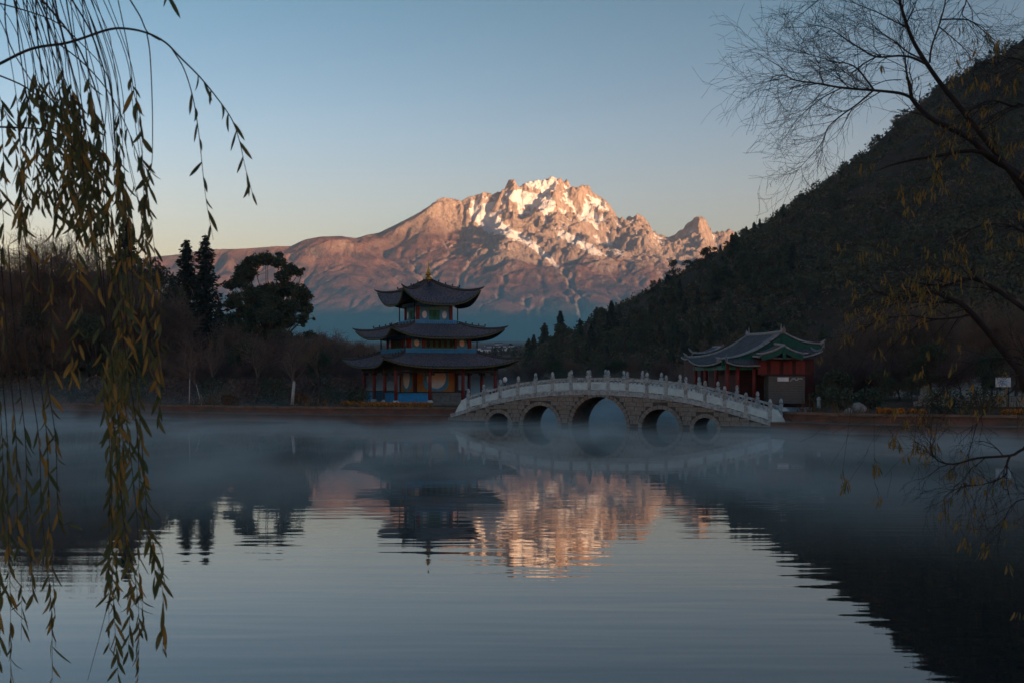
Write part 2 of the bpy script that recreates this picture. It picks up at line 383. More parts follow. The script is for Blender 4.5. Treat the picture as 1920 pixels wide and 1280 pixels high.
def build_mountain():
    dx, dy = 8.5, 9.5
    xs = np.arange(-4700, 4600, dx); ys = np.arange(6300, 10900, dy)
    X, Y = np.meshgrid(xs, ys, indexing='ij'); X = X.astype(np.float32); Y = Y.astype(np.float32)
    wx = fbm(X/900, Y/900, 11, 4)*170; wy = fbm(X/900+5, Y/900-3, 21, 4)*170
    main = [(a, b, 10.0) for a, b in SKYLINE if a >= 690]
    left = [(a, b, 8.5) for a, b in SKYLINE if a <= 655]
    steep = [
        ([(690, 442, 10.0)]+main,),
        ([(925, 364, 10.05), (940, 392, 9.98), (968, 410, 9.92), (1010, 424, 9.84), (1060, 440, 9.7), (1100, 462, 9.45), (1150, 500, 9.05), (1180, 540, 8.6), (1200, 580, 8.1)], 0.55),
        ([(1035, 333, 10.0), (1047, 365, 9.85), (1045, 395, 9.7), (1062, 420, 9.55)], 0.95),
        ([(1097, 347, 10.0), (1112, 380, 9.85), (1118, 408, 9.72), (1133, 440, 9.5)], 0.95),
        ([(1142, 383, 10.0), (1140, 415, 9.8), (1130, 452, 9.5)], 0.9),
        ([(1200, 404, 10.0), (1190, 430, 9.7), (1165, 441, 9.25), (1185, 462, 9.05), (1225, 482, 8.9), (1255, 520, 8.5), (1290, 560, 8.0)], 0.62),
        ([(1312, 406, 10.0), (1300, 450, 9.8), (1270, 468, 9.5), (1262, 500, 9.1), (1300, 530, 8.7)], 0.8),
        ([(1368, 431, 10.0), (1345, 465, 9.7), (1335, 500, 9.3)], 0.7),
        ([(963, 346, 10.0), (950, 380, 9.85)], 0.9),
    ]
    soft = [
        (left,),
        ([(828, 374, 10.0), (798, 404, 9.7), (770, 428, 9.45), (768, 450, 9.2), (800, 470, 8.95), (830, 500, 8.6), (850, 545, 8.1), (870, 600, 7.5)], 0.42),
        ([(840, 373, 10.0), (872, 400, 9.9), (892, 428, 9.75), (940, 456, 9.55), (985, 480, 9.35), (1025, 506, 9.1), (1050, 540, 8.65), (1065, 578, 8.1)], 0.34),
        ([(912, 374, 10.0), (914, 402, 9.88), (928, 440, 9.65), (950, 470, 9.4), (975, 505, 9.0)], 0.40),
        ([(880, 372, 10.0), (890, 405, 9.85), (905, 440, 9.6), (925, 480, 9.25)], 0.40),
        ([(872, 400, 9.9), (862, 440, 9.5), (875, 480, 9.1), (890, 520, 8.7)], 0.34),
        ([(655, 446, 8.5), (690, 470, 8.35), (730, 500, 8.1), (760, 540, 7.7), (775, 580, 7.3)], 0.34),
        ([(600, 445, 8.5), (640, 490, 8.1), (690, 530, 7.7), (730, 575, 7.2)], 0.34),
        ([(520, 463, 8.5), (530, 500, 8.1), (580, 545, 7.6)], 0.34),
        ([(430, 468, 8.5), (420, 500, 8.1), (440, 545, 7.5)], 0.34),
        ([(330, 479, 8.5), (340, 520, 8.0), (360, 570, 7.4)], 0.34),
        ([(895, 470, 9.1), (905, 510, 8.7), (930, 540, 8.3), (905, 575, 7.8), (900, 610, 7.3)], 0.45),
        ([(970, 520, 8.6), (990, 560, 8.1), (1000, 610, 7.4)], 0.42),
        ([(1100, 520, 8.6), (1110, 560, 8.1), (1120, 610, 7.4)], 0.42),
    ]
    # broad masses on a coarse grid, carved by streams, then sampled finely
    cs = 28.0
    xc = np.arange(xs[0], xs[-1]+cs, cs); yc = np.arange(ys[0], ys[-1]+cs, cs)
    Xc, Yc = np.meshgrid(xc, yc, indexing='ij'); Xc = Xc.astype(np.float32); Yc = Yc.astype(np.float32)
    wxc = fbm(Xc/900, Yc/900, 11, 4)*150+gnoise(Xc/220, Yc/220, 101)*40; wyc = fbm(Xc/900+5, Yc/900-3, 21, 4)*130+gnoise(Xc/220, Yc/220, 103)*40
    h1 = ridge_height(Xc+wxc*0.6, Yc+wyc*0.6, steep, 0.95, 0.34, 330)
    h2 = ridge_height(Xc+wxc*0.5, Yc+wyc*0.5, soft, 0.40, 0.27, 500)
    hc = np.maximum(h1, h2)
    rockc = np.clip((h1-h2)/160+0.35, 0.0, 1)*np.clip((hc-400)/600, 0.12, 1)
    hc = hc + rockc*(ridged((Xc+wxc)/520, (Yc+wyc)/520, 31, 5)-0.42)*230 + (1-rockc)*(ridged((Xc+wxc)/900, (Yc+wyc)/900, 77, 4)-0.4)*80
    base = 0.031*(Yc-250)-12+fbm(Xc/700, Yc/700, 71, 4)*14
    hc = np.maximum(hc, base)
    hc = stream_erode(hc, cs, 22, K=0.055, m=0.42, up=0.05, h0=hc.copy(), talus=1.35)
    hc = np.maximum(hc, base)
    h = resize(hc, (xs-xc[0])/cs, (ys-yc[0])/cs).astype(np.float32); rocky = resize(rockc, (xs-xc[0])/cs, (ys-yc[0])/cs).astype(np.float32)
    PX0 = X/Y*FPX+960
    gx, gy = np.gradient(h, dx, dy); sl = np.sqrt(gx*gx+gy*gy)
    fx = gnoise(X/180, Y/180, 101)*30+gnoise(X/70, Y/70, 102)*10; fy = gnoise(X/180, Y/180, 103)*30+gnoise(X/70, Y/70, 104)*10
    k_ = np.clip((sl-0.25)/0.6, 0, 1)*np.clip((h-450)/500, 0.1, 1)*np.clip(rocky*1.3, 0.12, 1)
    h = h + k_*((ridged((X+fx)/150, (Y+fy)/150, 57, 4)-0.4)*66+(ridged((X+fx)/52, (Y+fy)/52, 58, 3, H=0.7)-0.4)*30)
    bs = 0.031*(Y-250)-12+fbm(X/700, Y/700, 71, 4)*14; ft = np.clip((Y-6320)/750, 0, 1); ft = ft*ft*(3-2*ft); h = bs-6*(1-ft)+(h-bs)*ft
    h = erode(h, dx, rounds=1, n=60000, steps=24, seed=5)
    # the crest follows the real skyline: each bearing is lifted or lowered as a whole towards its top
    for sg, lo_, wd_, pw in ((14, 0.30, 0.60, 1.0), (9, 0.35, 0.6, 1.0), (6, 0.5, 0.5, 1.2), (3.0, 0.82, 0.18, 1.5)):
        PX = X/Y*FPX+960; EL = (h-CH)/Y*FPX
        b = np.clip(((PX+400)/1.5).astype(np.int64), 0, 1999); top = np.full(2000, -1e9); np.maximum.at(top, b.ravel(), EL.ravel())
        want = HZ-np.interp((np.arange(2000)+0.5)*1.5-400, [p[0] for p in SKYLINE], [p[1] for p in SKYLINE])
        ratio = np.where(top > 10, want/np.maximum(top, 10), 1.0); ratio = np.clip(ratio, 0.6, 1.6)
        kx = np.arange(-45, 46); kr = np.exp(-0.5*(kx/sg)**2); kr /= kr.sum()
        ratio = np.convolve(np.pad(ratio, 45, mode='edge'), kr, mode='valid')
        fb = np.clip((PX+400)/1.5-0.5, 0, 1998.0); ib = fb.astype(np.int64); rb = ratio[ib]*(1-(fb-ib))+ratio[ib+1]*(fb-ib); tb = np.maximum(top[b], 10)
        wgt = np.clip((EL/tb-lo_)/wd_, 0, 1)**pw
        h = np.where(EL > 0, CH+(h-CH)*(1+(rb-1)*wgt), h)
    h = h.astype(np.float32)
    gx, gy = np.gradient(h, dx, dy); slope = np.sqrt(gx*gx+gy*gy)
    PX = X/Y*FPX+960; PY = HZ-(h-CH)/Y*FPX
    # snow: a mask of patches on the ground where they lie, plus altitude and slope
    def patch(poly, soft_=7.0):
        """signed distance (pixels) to a polygon, as a 0..1 mask"""
        P = np.array(poly, dtype=np.float32); inside = np.zeros(PX.shape, bool); dist = np.full(PX.shape, 1e9, np.float32)
        for (x1, y1), (x2, y2) in zip(P, np.roll(P, -1, 0)):
            c = ((y1 > PY) != (y2 > PY)) & (PX < (x2-x1)*(PY-y1)/(y2-y1+1e-6)+x1); inside ^= c
            t = np.clip(((PX-x1)*(x2-x1)+(PY-y1)*(y2-y1))/((x2-x1)**2+(y2-y1)**2+1e-6), 0, 1)
            dist = np.minimum(dist, np.hypot(PX-x1-t*(x2-x1), PY-y1-t*(y2-y1)))
        return np.clip(0.5+np.where(inside, dist, -dist)/(2*soft_), 0, 1)
    snow = np.zeros(h.shape, np.float32)
    for poly, s_, w_ in (
        ([(948, 366), (965, 358), (985, 362), (1005, 366), (1018, 372), (1030, 366), (1040, 380), (1038, 396), (1022, 400), (1005, 388), (985, 378), (960, 378)], 4, 1.0),
        ([(880, 392), (905, 396), (930, 402), (948, 425), (985, 442), (1005, 455), (1030, 480), (1045, 500), (1015, 480), (985, 458), (950, 445), (915, 432), (895, 418)], 6, 1.2),
        ([(1030, 428), (1060, 430), (1090, 445), (1120, 465), (1140, 480), (1110, 478), (1070, 455), (1045, 448)], 6, 0.85),
        ([(985, 340), (1010, 335), (1040, 333), (1045, 345), (1035, 358), (1005, 356), (988, 352)], 5, 0.62),
        ([(1105, 370), (1130, 378), (1140, 392), (1120, 396), (1108, 385)], 5, 0.6),
        ([(1085, 400), (1130, 402), (1125, 432), (1095, 425)], 6, 0.5),
        ([(860, 378), (905, 366), (925, 392), (890, 400)], 8, 0.42),
        ([(1180, 430), (1255, 450), (1240, 475), (1190, 455)], 8, 0.42),
        ([(1090, 430), (1150, 450), (1190, 490), (1150, 480)], 8, 0.45)):
        snow = np.maximum(snow, patch(poly, s_)*w_)
    def blur(z, k):
        for _ in range(2):
            for ax_ in (0, 1): z = sum(np.roll(z, q, ax_) for q in range(-k, k+1))/(2*k+1)
        return z
    hollow = blur(h, 5)-h
    snow = snow + (np.clip((h-1080)/800, 0, 0.42) + np.clip(hollow/38, -0.22, 0.30)*np.clip((h-900)/250, 0, 1))*np.clip((PX-850)/60, 0, 1) - np.clip((slope-0.85)*0.40, 0, 0.38)
    veg = np.clip((960+430*np.clip((935-PX)/90, 0, 1)-h+fbm(X/300, Y/300, 91, 4)*260)/260, 0, 1)*np.clip(1.25-(slope-0.55)*1.6, 0.15, 1)
    veg = np.maximum(veg, np.clip((950-X*0-PX)/120, 0, 1)*np.clip((PY-400)/40, 0, 1)*0.8*np.clip(1.3-(slope-0.6), 0.2, 1))
    a, b_ = h.shape
    V = np.stack([X, Y, h], -1).reshape(-1, 3)
    I = np.arange(a*b_).reshape(a, b_)
    F = np.stack([I[:-1, :-1], I[1:, :-1], I[1:, 1:], I[:-1, 1:]], -1).reshape(-1, 4)
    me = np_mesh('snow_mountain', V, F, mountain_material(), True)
    for nm, ar in (('snow', snow), ('veg', veg), ('forest_shade', np.clip((430-h+fbm(X/260, Y/260, 95, 4)*150)/120, 0, 1))):
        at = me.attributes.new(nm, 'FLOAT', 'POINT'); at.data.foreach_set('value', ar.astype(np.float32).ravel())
    print('mountain', h.min(), h.max()); tag(link('snow_mountain', me), 'jagged snow-streaked mountain glowing pink and gold at sunrise behind the lake', 'mountain', kind='structure')
build_mountain()

# the range on the far side of the valley, to the east behind the camera's right shoulder: it still shades the valley floor
def build_east_range():
    sx, sy = math.sin(R(SUN_AZ)), math.cos(R(SUN_AZ)); D = 6500.0
    u = np.arange(-6500, 11500, 110.0); v = np.arange(-1900, 1900, 110.0)
    U, Vv = np.meshgrid(u, v, indexing='ij'); U = U.astype(np.float32); Vv = Vv.astype(np.float32)
    tx, ty = -sy, sx
    crest = np.interp(U, [c[0] for c in EAST_CREST], [c[1] for c in EAST_CREST])
    h = crest + fbm(U/900, Vv/900, 5, 5, ridged=True)*60 - np.abs(Vv)*0.55 - 20
    h = np.maximum(h, -20)
    X = sx*(D+Vv)+tx*U; Y = sy*(D+Vv)+ty*U
    a, b_ = h.shape; I = np.arange(a*b_).reshape(a, b_)
    F = np.stack([I[:-1, :-1], I[1:, :-1], I[1:, 1:], I[:-1, 1:]], -1).reshape(-1, 4)
    me = np_mesh('east_range', np.stack([X, Y, h], -1).reshape(-1, 3), F, mat('east_slopes', (0.10, 0.075, 0.05), (0.05, 0.05, 0.03), 0.004), True)
    tag(link('east_hills', me), 'dark wooded range closing the valley to the east', 'hills', kind='structure')
EAST_CREST = [(-6500, 1100), (0, 1340), (3200, 1650), (4884, 1480), (5748, 1350), (7500, 1290), (11500, 1260)]
build_east_range()
# ------------------------------------------------------------------ lake, ground, air
def water_material():
    m, nt, b = nodes('lake_water')
    setin(b, Roughness=0.02, IOR=1.46); b.inputs['Base Color'].default_value = (0.006, 0.010, 0.012, 1)
    tc = N(nt, 'ShaderNodeTexCoord')
    def layer(rot, su, sv, scale, amp, detail=2.0, dist=0.0):
        mp = N(nt, 'ShaderNodeMapping'); mp.inputs['Rotation'].default_value = (0, 0, rot); mp.inputs['Scale'].default_value = (su, sv, 1)
        nt.links.new(tc.outputs['Object'], mp.inputs[0])
        no = N(nt, 'ShaderNodeTexNoise'); setin(no, Scale=scale, Detail=detail, Roughness=0.45, Distortion=dist); nt.links.new(mp.outputs[0], no.inputs['Vector'])
        mu = N(nt, 'ShaderNodeMath', operation='MULTIPLY'); nt.links.new(no.outputs['Fac'], mu.inputs[0]); mu.inputs[1].default_value = amp
        return mu.outputs[0]
    def add(a, b_):
        n = N(nt, 'ShaderNodeMath', operation='ADD'); nt.links.new(a, n.inputs[0]); nt.links.new(b_, n.inputs[1]); return n.outputs[0]
    w = add(layer(R(17), 0.13, 1.0, 1.85, 0.0050, 1.5, 0.4), layer(R(24), 0.16, 1.0, 3.6, 0.0017, 1.0))
    w = add(w, layer(R(-12), 0.35, 1.0, 0.55, 0.0030, 1.0))
    # breeze: ripples come and go in wide patches
    br = N(nt, 'ShaderNodeTexNoise'); setin(br, Scale=0.05, Detail=3.0); mp = N(nt, 'ShaderNodeMapping'); mp.inputs['Scale'].default_value = (0.5, 1, 1)
    nt.links.new(tc.outputs['Object'], mp.inputs[0]); nt.links.new(mp.outputs[0], br.inputs['Vector'])
    mr = N(nt, 'ShaderNodeMapRange'); mr.inputs['From Min'].default_value = 0.35; mr.inputs['From Max'].default_value = 0.62; mr.inputs['To Min'].default_value = 0.55; mr.inputs['To Max'].default_value = 1.15
    nt.links.new(br.outputs['Fac'], mr.inputs['Value'])
    sp = N(nt, 'ShaderNodeSeparateXYZ'); nt.links.new(tc.outputs['Object'], sp.inputs[0])          # the lee of the far bank lies calmer
    lee = N(nt, 'ShaderNodeMapRange'); lee.inputs['From Min'].default_value = 20; lee.inputs['From Max'].default_value = 31; lee.inputs['To Min'].default_value = 1.0; lee.inputs['To Max'].default_value = 0.28; nt.links.new(sp.outputs['Y'], lee.inputs['Value'])
    m2 = N(nt, 'ShaderNodeMath', operation='MULTIPLY'); nt.links.new(mr.outputs[0], m2.inputs[0]); nt.links.new(lee.outputs[0], m2.inputs[1])
    mu = N(nt, 'ShaderNodeMath', operation='MULTIPLY'); nt.links.new(w, mu.inputs[0]); nt.links.new(m2.outputs[0], mu.inputs[1])
    bp = N(nt, 'ShaderNodeBump'); setin(bp, Strength=1.0, Distance=1.0); nt.links.new(mu.outputs[0], bp.inputs['Height']); nt.links.new(bp.outputs[0], b.inputs['Normal'])
    return m
wm = MB(); wm.add([(-260, -20, 0), (260, -20, 0), (260, 130, 0), (-260, 130, 0)], [(0, 1, 2, 3)])
tag(wm.build('lake_water', water_material()), 'calm rippled lake mirroring the mountain and the pavilion', 'lake', kind='structure')

def haze_box(name, lo, hi, dens, color, aniso=0.0, kind='stuff', label=None, cat=None):
    mb = MB(); mb.box([(a+b)/2 for a, b in zip(lo, hi)], [b-a for a, b in zip(lo, hi)])
    m = bpy.data.materials.new(name); m.use_nodes = True; nt = m.node_tree
    for n in list(nt.nodes):
        if n.type != 'OUTPUT_MATERIAL': nt.nodes.remove(n)
    pv = N(nt, 'ShaderNodeVolumePrincipled'); pv.inputs['Density'].default_value = dens; pv.inputs['Color'].default_value = (*color, 1); pv.inputs['Anisotropy'].default_value = aniso
    nt.links.new(pv.outputs[0], nt.nodes['Material Output'].inputs['Volume'])
    o = mb.build(name, m)
    return tag(o, label, cat, kind=kind), nt, pv
haze_box('haze', (-14000, -9000, -60), (12500, 13000, 2050), 1.4e-5, (1.0, 0.97, 1.0), label='thin blue morning air between the lake and the mountain', cat='haze')
haze_box('valley_haze', (-6000, 1500, -40), (5000, 7900, 330), 2.4e-4, (0.32, 0.88, 1.0), label='blue haze lying over the shaded plain below the mountain', cat='haze')
haze_box('lift_haze', (-600, -30, -5), (760, 1490, 175), 1.1e-4, (0.80, 0.94, 1.0), label='faint haze added round the lake and the wooded hill to lift their darks', cat='haze')  # added volume that brightens the dark tones of hill and banks
# ------------------------------------------------------------------ ground
LAKE = [(-130, 5.5), (2.9, 5.5), (3.95, 7.9), (4.5, 8.5), (130, 8.5), (130, 40), (70, 44.5), (40, 47.5), (22.8, 50.8), (15.2, 54.0), (12.95, 57.2), (14.6, 60.5), (17.5, 66), (22, 74), (27, 84), (26, 97), (14, 101), (4, 99), (2.2, 92), (2.0, 84), (0.6, 76),
        (-1.4, 71), (-3.3, 66.1), (-8.1, 66.6), (-14.6, 68.2), (-24.2, 73.2), (-35.4, 78.6), (-60, 83), (-130, 88)]
def lake_sd(X, Y):
    P = np.array(LAKE, dtype=np.float32); ins = np.zeros(X.shape, bool); dist = np.full(X.shape, 1e9, np.float32)
    for (x1, y1), (x2, y2) in zip(P, np.roll(P, -1, 0)):
        c = ((y1 > Y) != (y2 > Y)) & (X < (x2-x1)*(Y-y1)/(y2-y1+1e-6)+x1); ins ^= c
        t = np.clip(((X-x1)*(x2-x1)+(Y-y1)*(y2-y1))/((x2-x1)**2+(y2-y1)**2+1e-6), 0, 1)
        dist = np.minimum(dist, np.hypot(X-x1-t*(x2-x1), Y-y1-t*(y2-y1)))
    return np.where(ins, -dist, dist)
def ground_z(X, Y):
    sd = lake_sd(X, Y)
    land = 0.82 + np.clip(sd-6, 0, 40)*0.012 + fbm(X/9, Y/9, 3, 3)*0.10 + np.clip(Y-120, 0, 130)*0.004 + np.clip(Y-250, 0, 9000)*0.031
    land = land + np.clip((X-11)/6, 0, 1)*np.clip((Y-58)/5, 0, 1)*np.clip((95-Y)/10, 0, 1)*0.35
    return np.where(sd < 0.25, -1.4, np.where(sd < 1.2, np.interp(sd, [0.25, 1.2], [-1.4, 0.8]), land))
def build_ground():
    def axis(lo, hi, step, far):
        a = list(np.arange(lo, hi+.01, step)); s = step; x = hi
        while x < far: s *= 1.22; x += s; a.append(x)
        s = step; x = lo
        while x > -far: s *= 1.22; x -= s; a.insert(0, x)
        return np.array(a, dtype=np.float32)
    xs = axis(-62, 62, 0.9, 11000); ys = axis(-6, 128, 0.9, 6600)
    X, Y = np.meshgrid(xs, ys, indexing='ij')
    Z = ground_z(X, Y)
    a, b = X.shape; I = np.arange(a*b).reshape(a, b)
    F = np.stack([I[:-1, :-1], I[1:, :-1], I[1:, 1:], I[:-1, 1:]], -1).reshape(-1, 4)
    m = mat('earth_grass', (0.0900, 0.0648, 0.0432), (0.0540, 0.0576, 0.0324), 0.6, rough=0.95, bump=0.05, spec=0.1, c3=(0.1350, 0.0864, 0.0594), s3=0.15)
    tag(link('ground', np_mesh('ground', np.stack([X, Y, Z], -1).reshape(-1, 3), F, m, True)), 'dark winter ground around the lake', 'ground', kind='structure')
build_ground()

# ------------------------------------------------------------------ materials for the buildings
M_tile = mat('roof_tile', (0.1704, 0.1809, 0.2167), (0.0852, 0.0934, 0.1152), 8, rough=0.8, lo=0.42, hi=0.58, bump=0.01, c3=(0.1563, 0.1448, 0.1355), s3=1.2)
M_tile2 = mat('roof_tile_pale', (0.1368, 0.1487, 0.1606), (0.0714, 0.0809, 0.0892), 6, rough=0.8, bump=0.01, c3=(0.0714, 0.0833, 0.0774), s3=1.0)
M_ridge = mat('ridge_tile', (0.0900, 0.0900, 0.0936), (0.0504, 0.0522, 0.0558), 8, rough=0.8)
M_ridge2 = mat('ridge_mortar', (0.3600, 0.3720, 0.3720), (0.2040, 0.2160, 0.2160), 5, rough=0.85)
M_eave = mat('eave_green_gold', (0.1500, 0.1400, 0.0600), (0.0600, 0.0840, 0.0560), 9, rough=0.7)
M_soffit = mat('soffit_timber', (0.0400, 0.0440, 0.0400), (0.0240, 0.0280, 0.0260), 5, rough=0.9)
M_teal = mat('painted_teal', (0.0941, 0.3605, 0.5557), (0.0690, 0.2622, 0.4260), 4, rough=0.6)
M_blue = mat('painted_blue', (0.0211, 0.2760, 0.5610), (0.0158, 0.2112, 0.4386), 3, rough=0.55, c3=(0.0264, 0.1800, 0.3468), s3=2.0)
M_azure = mat('painted_azure', (0.1080, 0.3888, 0.6480), (0.0756, 0.3024, 0.5184), 5, rough=0.6)
M_red = mat('painted_red', (0.2108, 0.0273, 0.0223), (0.1364, 0.0198, 0.0174), 4, rough=0.55)
M_dred = mat('dark_red_wall', (0.0840, 0.0180, 0.0156), (0.0504, 0.0132, 0.0120), 3, rough=0.7)
M_green = mat('painted_green', (0.0177, 0.1989, 0.1216), (0.0133, 0.1326, 0.0840), 5, rough=0.6)
M_gable = mat('gable_green', (0.0101, 0.1055, 0.0717), (0.0076, 0.0717, 0.0490), 6, rough=0.6)
M_ochre = mat('ochre_wall', (0.4420, 0.2125, 0.0510), (0.3570, 0.1615, 0.0374), 3, rough=0.8, c3=(0.2890, 0.1445, 0.0510), s3=1.5)
M_white = mat('white_plaster', (0.8496, 0.8500, 0.8500), (0.7080, 0.7316, 0.7670), 4, rough=0.8)
M_gold = mat('gilded_metal', (0.62, 0.36, 0.07), (0.45, 0.25, 0.05), 5, rough=0.35, metal=0.85)
M_iron = mat('dark_iron', (0.030, 0.030, 0.032), (0.018, 0.018, 0.02), 8, rough=0.6)
M_stone = mat('grey_stone', (0.3150, 0.3150, 0.2850), (0.1950, 0.1950, 0.1800), 3, rough=0.9, bump=0.02, c3=(0.2400, 0.1800, 0.1275), s3=0.8)
M_stone_wet = mat('wet_stone', (0.075, 0.080, 0.068), (0.040, 0.045, 0.040), 3, rough=0.5, bump=0.02, c3=(0.05, 0.06, 0.035), s3=1.5)
M_stone_d = mat('dark_mortar', (0.1105, 0.1105, 0.1040), (0.0650, 0.0650, 0.0624), 4, rough=0.95)
M_marble = mat('weathered_marble', (0.6203, 0.7318, 0.7685), (0.4450, 0.5377, 0.5687), 3, rough=0.75, bump=0.008, c3=(0.3236, 0.3883, 0.3996), s3=2.0)
M_marble_p = mat('marble_post', (0.4687, 0.5552, 0.5788), (0.2864, 0.3461, 0.3636), 5, rough=0.8, bump=0.008, c3=(0.1953, 0.2163, 0.2078), s3=2.5)
M_panel = mat('marble_panel', (0.6552, 0.8385, 0.8500), (0.5292, 0.6826, 0.7392), 2.5, rough=0.7, c3=(0.4158, 0.5491, 0.5852), s3=1.6)
M_bank = mat('bank_red_stone', (0.2160, 0.1008, 0.0648), (0.1080, 0.0634, 0.0461), 1.1, rough=0.95, bump=0.05, c3=(0.0864, 0.0720, 0.0504), s3=0.5, stretch=(1, 1, 2.5))
M_cope = mat('coping_stone', (0.2400, 0.1632, 0.1152), (0.1344, 0.0999, 0.0768), 2.0, rough=0.95, bump=0.02)
M_flower = mat('marigold_petals', (0.62, 0.24, 0.02), (0.42, 0.15, 0.015), 9, rough=0.9)
M_brickg = mat('grey_brick', (0.1878, 0.1823, 0.1658), (0.1160, 0.1105, 0.1017), 5, rough=0.9, bump=0.01)

# ------------------------------------------------------------------ banks of the lake
def bank(name, pts, z1, z2, label, cat='embankment'):
    """A stepped stone embankment along a shoreline: lower wall, ledge, upper wall, coping; the water is on its right-hand side."""
    root = empty(name, (0, 0, 0)); tag(root, label, cat)
    P = [Vector((x, y, 0)) for x, y in pts]; Q = []
    nrm = []
    for i in range(len(P)):
        d = (P[min(i+1, len(P)-1)]-P[max(i-1, 0)]).normalized(); nrm.append(Vector((-d.y, d.x, 0)))
    # resample so that edges can be uneven
    pts2 = []
    for i in range(len(P)-1):
        n = max(2, int((P[i+1]-P[i]).length/0.8))
        for k in range(n): pts2.append((P[i].lerp(P[i+1], k/n), nrm[i].lerp(nrm[i+1], k/n).normalized()))
    pts2.append((P[-1], nrm[-1]))
    rr = random.Random(len(name))
    def ribbon(mb, o0, za, o1, zb, j=0.0):
        rows = []
        for p, n in pts2: rows.append([p+n*(o0+rr.uniform(-j, j))+Vector((0, 0, za+rr.uniform(-j, j)*.5)), p+n*(o1+rr.uniform(-j, j))+Vector((0, 0, zb+rr.uniform(-j, j)*.5))])
        mb.grid(rows, smooth=False)
    a = MB(); ribbon(a, 0.0, -1.2, 0.06, z1, .03); a.build('lower_wall', M_bank, root)
    a = MB(); ribbon(a, 0.0, z1+.02, 1.0, z1+.06, .03); a.build('ledge', M_cope, root)
    a = MB(); ribbon(a, 0.95, z1-.1, 1.0, z2-.06, .03); a.build('upper_wall', M_bank, root)
    # coping stones one by one
    L = 0.0; k = 0; mesh = None
    seg = [(pts2[i][0], pts2[i+1][0], pts2[i][1]) for i in range(len(pts2)-1)]
    b = MB(); b.box((0, 0, 0), (0.76, 0.42, 0.12)); mesh = b.mesh('coping', M_cope)
    for p, q, n in seg:
        o = link('coping_stone', mesh, root); mid = (p+q)/2+n*1.13
        o.location = (mid.x, mid.y, z2-0.03+rr.uniform(-.015, .015)); d = q-p
        o.rotation_euler = (rr.uniform(-.03, .03), rr.uniform(-.02, .02), math.atan2(d.y, d.x)); o.scale = (d.length/0.80, 1, 1)
    return root
# listed so that the land lies to the left of the walking direction
LB = [(-3.3, 66.1), (-8.1, 66.6), (-14.6, 68.2), (-24.2, 73.2), (-35.4, 78.6), (-60, 83)]
bank('stone_bank', [(x, y) for x, y in LB][::-1], 0.40, 0.86, 'red-brown stepped stone bank running from the willow to the bridge below the pavilion')
RB = [(70, 44.5), (40, 47.5), (22.8, 50.8), (15.2, 54.0), (12.95, 57.2)]
bank('stone_bank', RB[::-1], 0.42, 0.92, 'dark red-brown stepped bank right of the bridge, with marigold beds on top')
bank('stone_bank', [(2.0, 84), (2.2, 92), (4, 99), (14, 101), (26, 97), (27, 84)], 0.4, 0.8, 'far bank seen through the middle arch of the bridge')

# ------------------------------------------------------------------ tiled roofs
def tile_grid(fn, rows, courses, amp=0.035, flip=False, mb=None):
    """fn(u, v) with u, v in 0..1; round tile rows run down the slope, courses overlap like steps."""
    mb = mb or MB(); nu = rows*4; G = []
    vs2 = []
    for c in range(courses):
        vs2 += [(c/courses, 0.018), ((c+0.999)/courses, 0.0)]
    for i in range(nu+1):
        u = i/nu; w = [1.0, 0.35, 0.0, 0.35][i % 4]
        G.append([fn(u, min(v, 1.0))+Vector((0, 0, amp*w+st)) for v, st in vs2])
    mb.grid(G, smooth=False, flip=flip)
    return mb

def roof_tier(root, a_e, a_t, z_mid, z_t, lift, rows, name='roof', bulge=0.07):
    """One square tier with concave slopes and upswept corners. Local frame: walls are axis-aligned."""
    holder = link(name, None, root); holder.empty_display_size = .2
    def pos(side, u, v, dz=0.0):
        """u -1..1 along the eave, v 0 at the eave, 1 at the top"""
        h = a_e+(a_t-a_e)*v; s = abs(u)
        out = h*(1-bulge*(1-s*s)*(1-v))
        x, y = u*h, -out
        z = z_mid+(z_t-z_mid)*(v**1.25)+lift*(s**3.2)*((1-v)**1.6)+dz
        c, sn = [(1, 0), (0, 1), (-1, 0), (0, -1)][side]
        return Vector((x*c-y*sn, x*sn+y*c, z))
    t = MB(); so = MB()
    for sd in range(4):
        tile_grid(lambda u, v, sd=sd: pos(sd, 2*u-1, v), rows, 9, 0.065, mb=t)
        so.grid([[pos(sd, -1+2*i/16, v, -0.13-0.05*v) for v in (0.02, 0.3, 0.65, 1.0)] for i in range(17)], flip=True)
    o = t.build('roof_tiles', M_tile, holder); o['kind'] = 'stuff'
    so.build('soffit', M_soffit, holder)
    for sd in range(4):
        e = MB(); n = 28
        e.tube([pos(sd, -1+2*i/n, 0.0, -0.055) for i in range(n+1)], 0.06, 6); e.build('eave_board', M_eave, holder)
        h = MB(); k = 14
        pts = [pos(sd, 1.0, 1-i/k, 0.07) for i in range(k+1)]
        d = (pts[-1]-pts[-2]).normalized(); tip = pts[-1]+d*0.16+Vector((0, 0, 0.02)); tip2 = tip+d*0.12+Vector((0, 0, 0.05))
        h.tube(pts+[tip, tip2], [0.085]*(k-1)+[0.08, 0.07, 0.05, 0.02], 7)
        # low crest along the upper part of the hip, with small upright knobs
        c0 = [pos(sd, 1.0, 1-i/k, 0.20) for i in range(int(k*0.68))]
        for p, q in zip(c0[:-1], c0[1:]): h.bar(p, q, 0.07, 0.07)
        h.build('hip_ridge', M_ridge, holder)
        for f in (0.16, 0.3, 0.44, 0.58):
            p = pos(sd, 1.0, 1-f, 0.2); b = MB(); b.lathe([(0.045, 0), (0.03, 0.06), (0.055, 0.10), (0.04, 0.15), (0.01, 0.18)], p, 6); b.build('roof_knob', M_ridge, holder)
    return holder

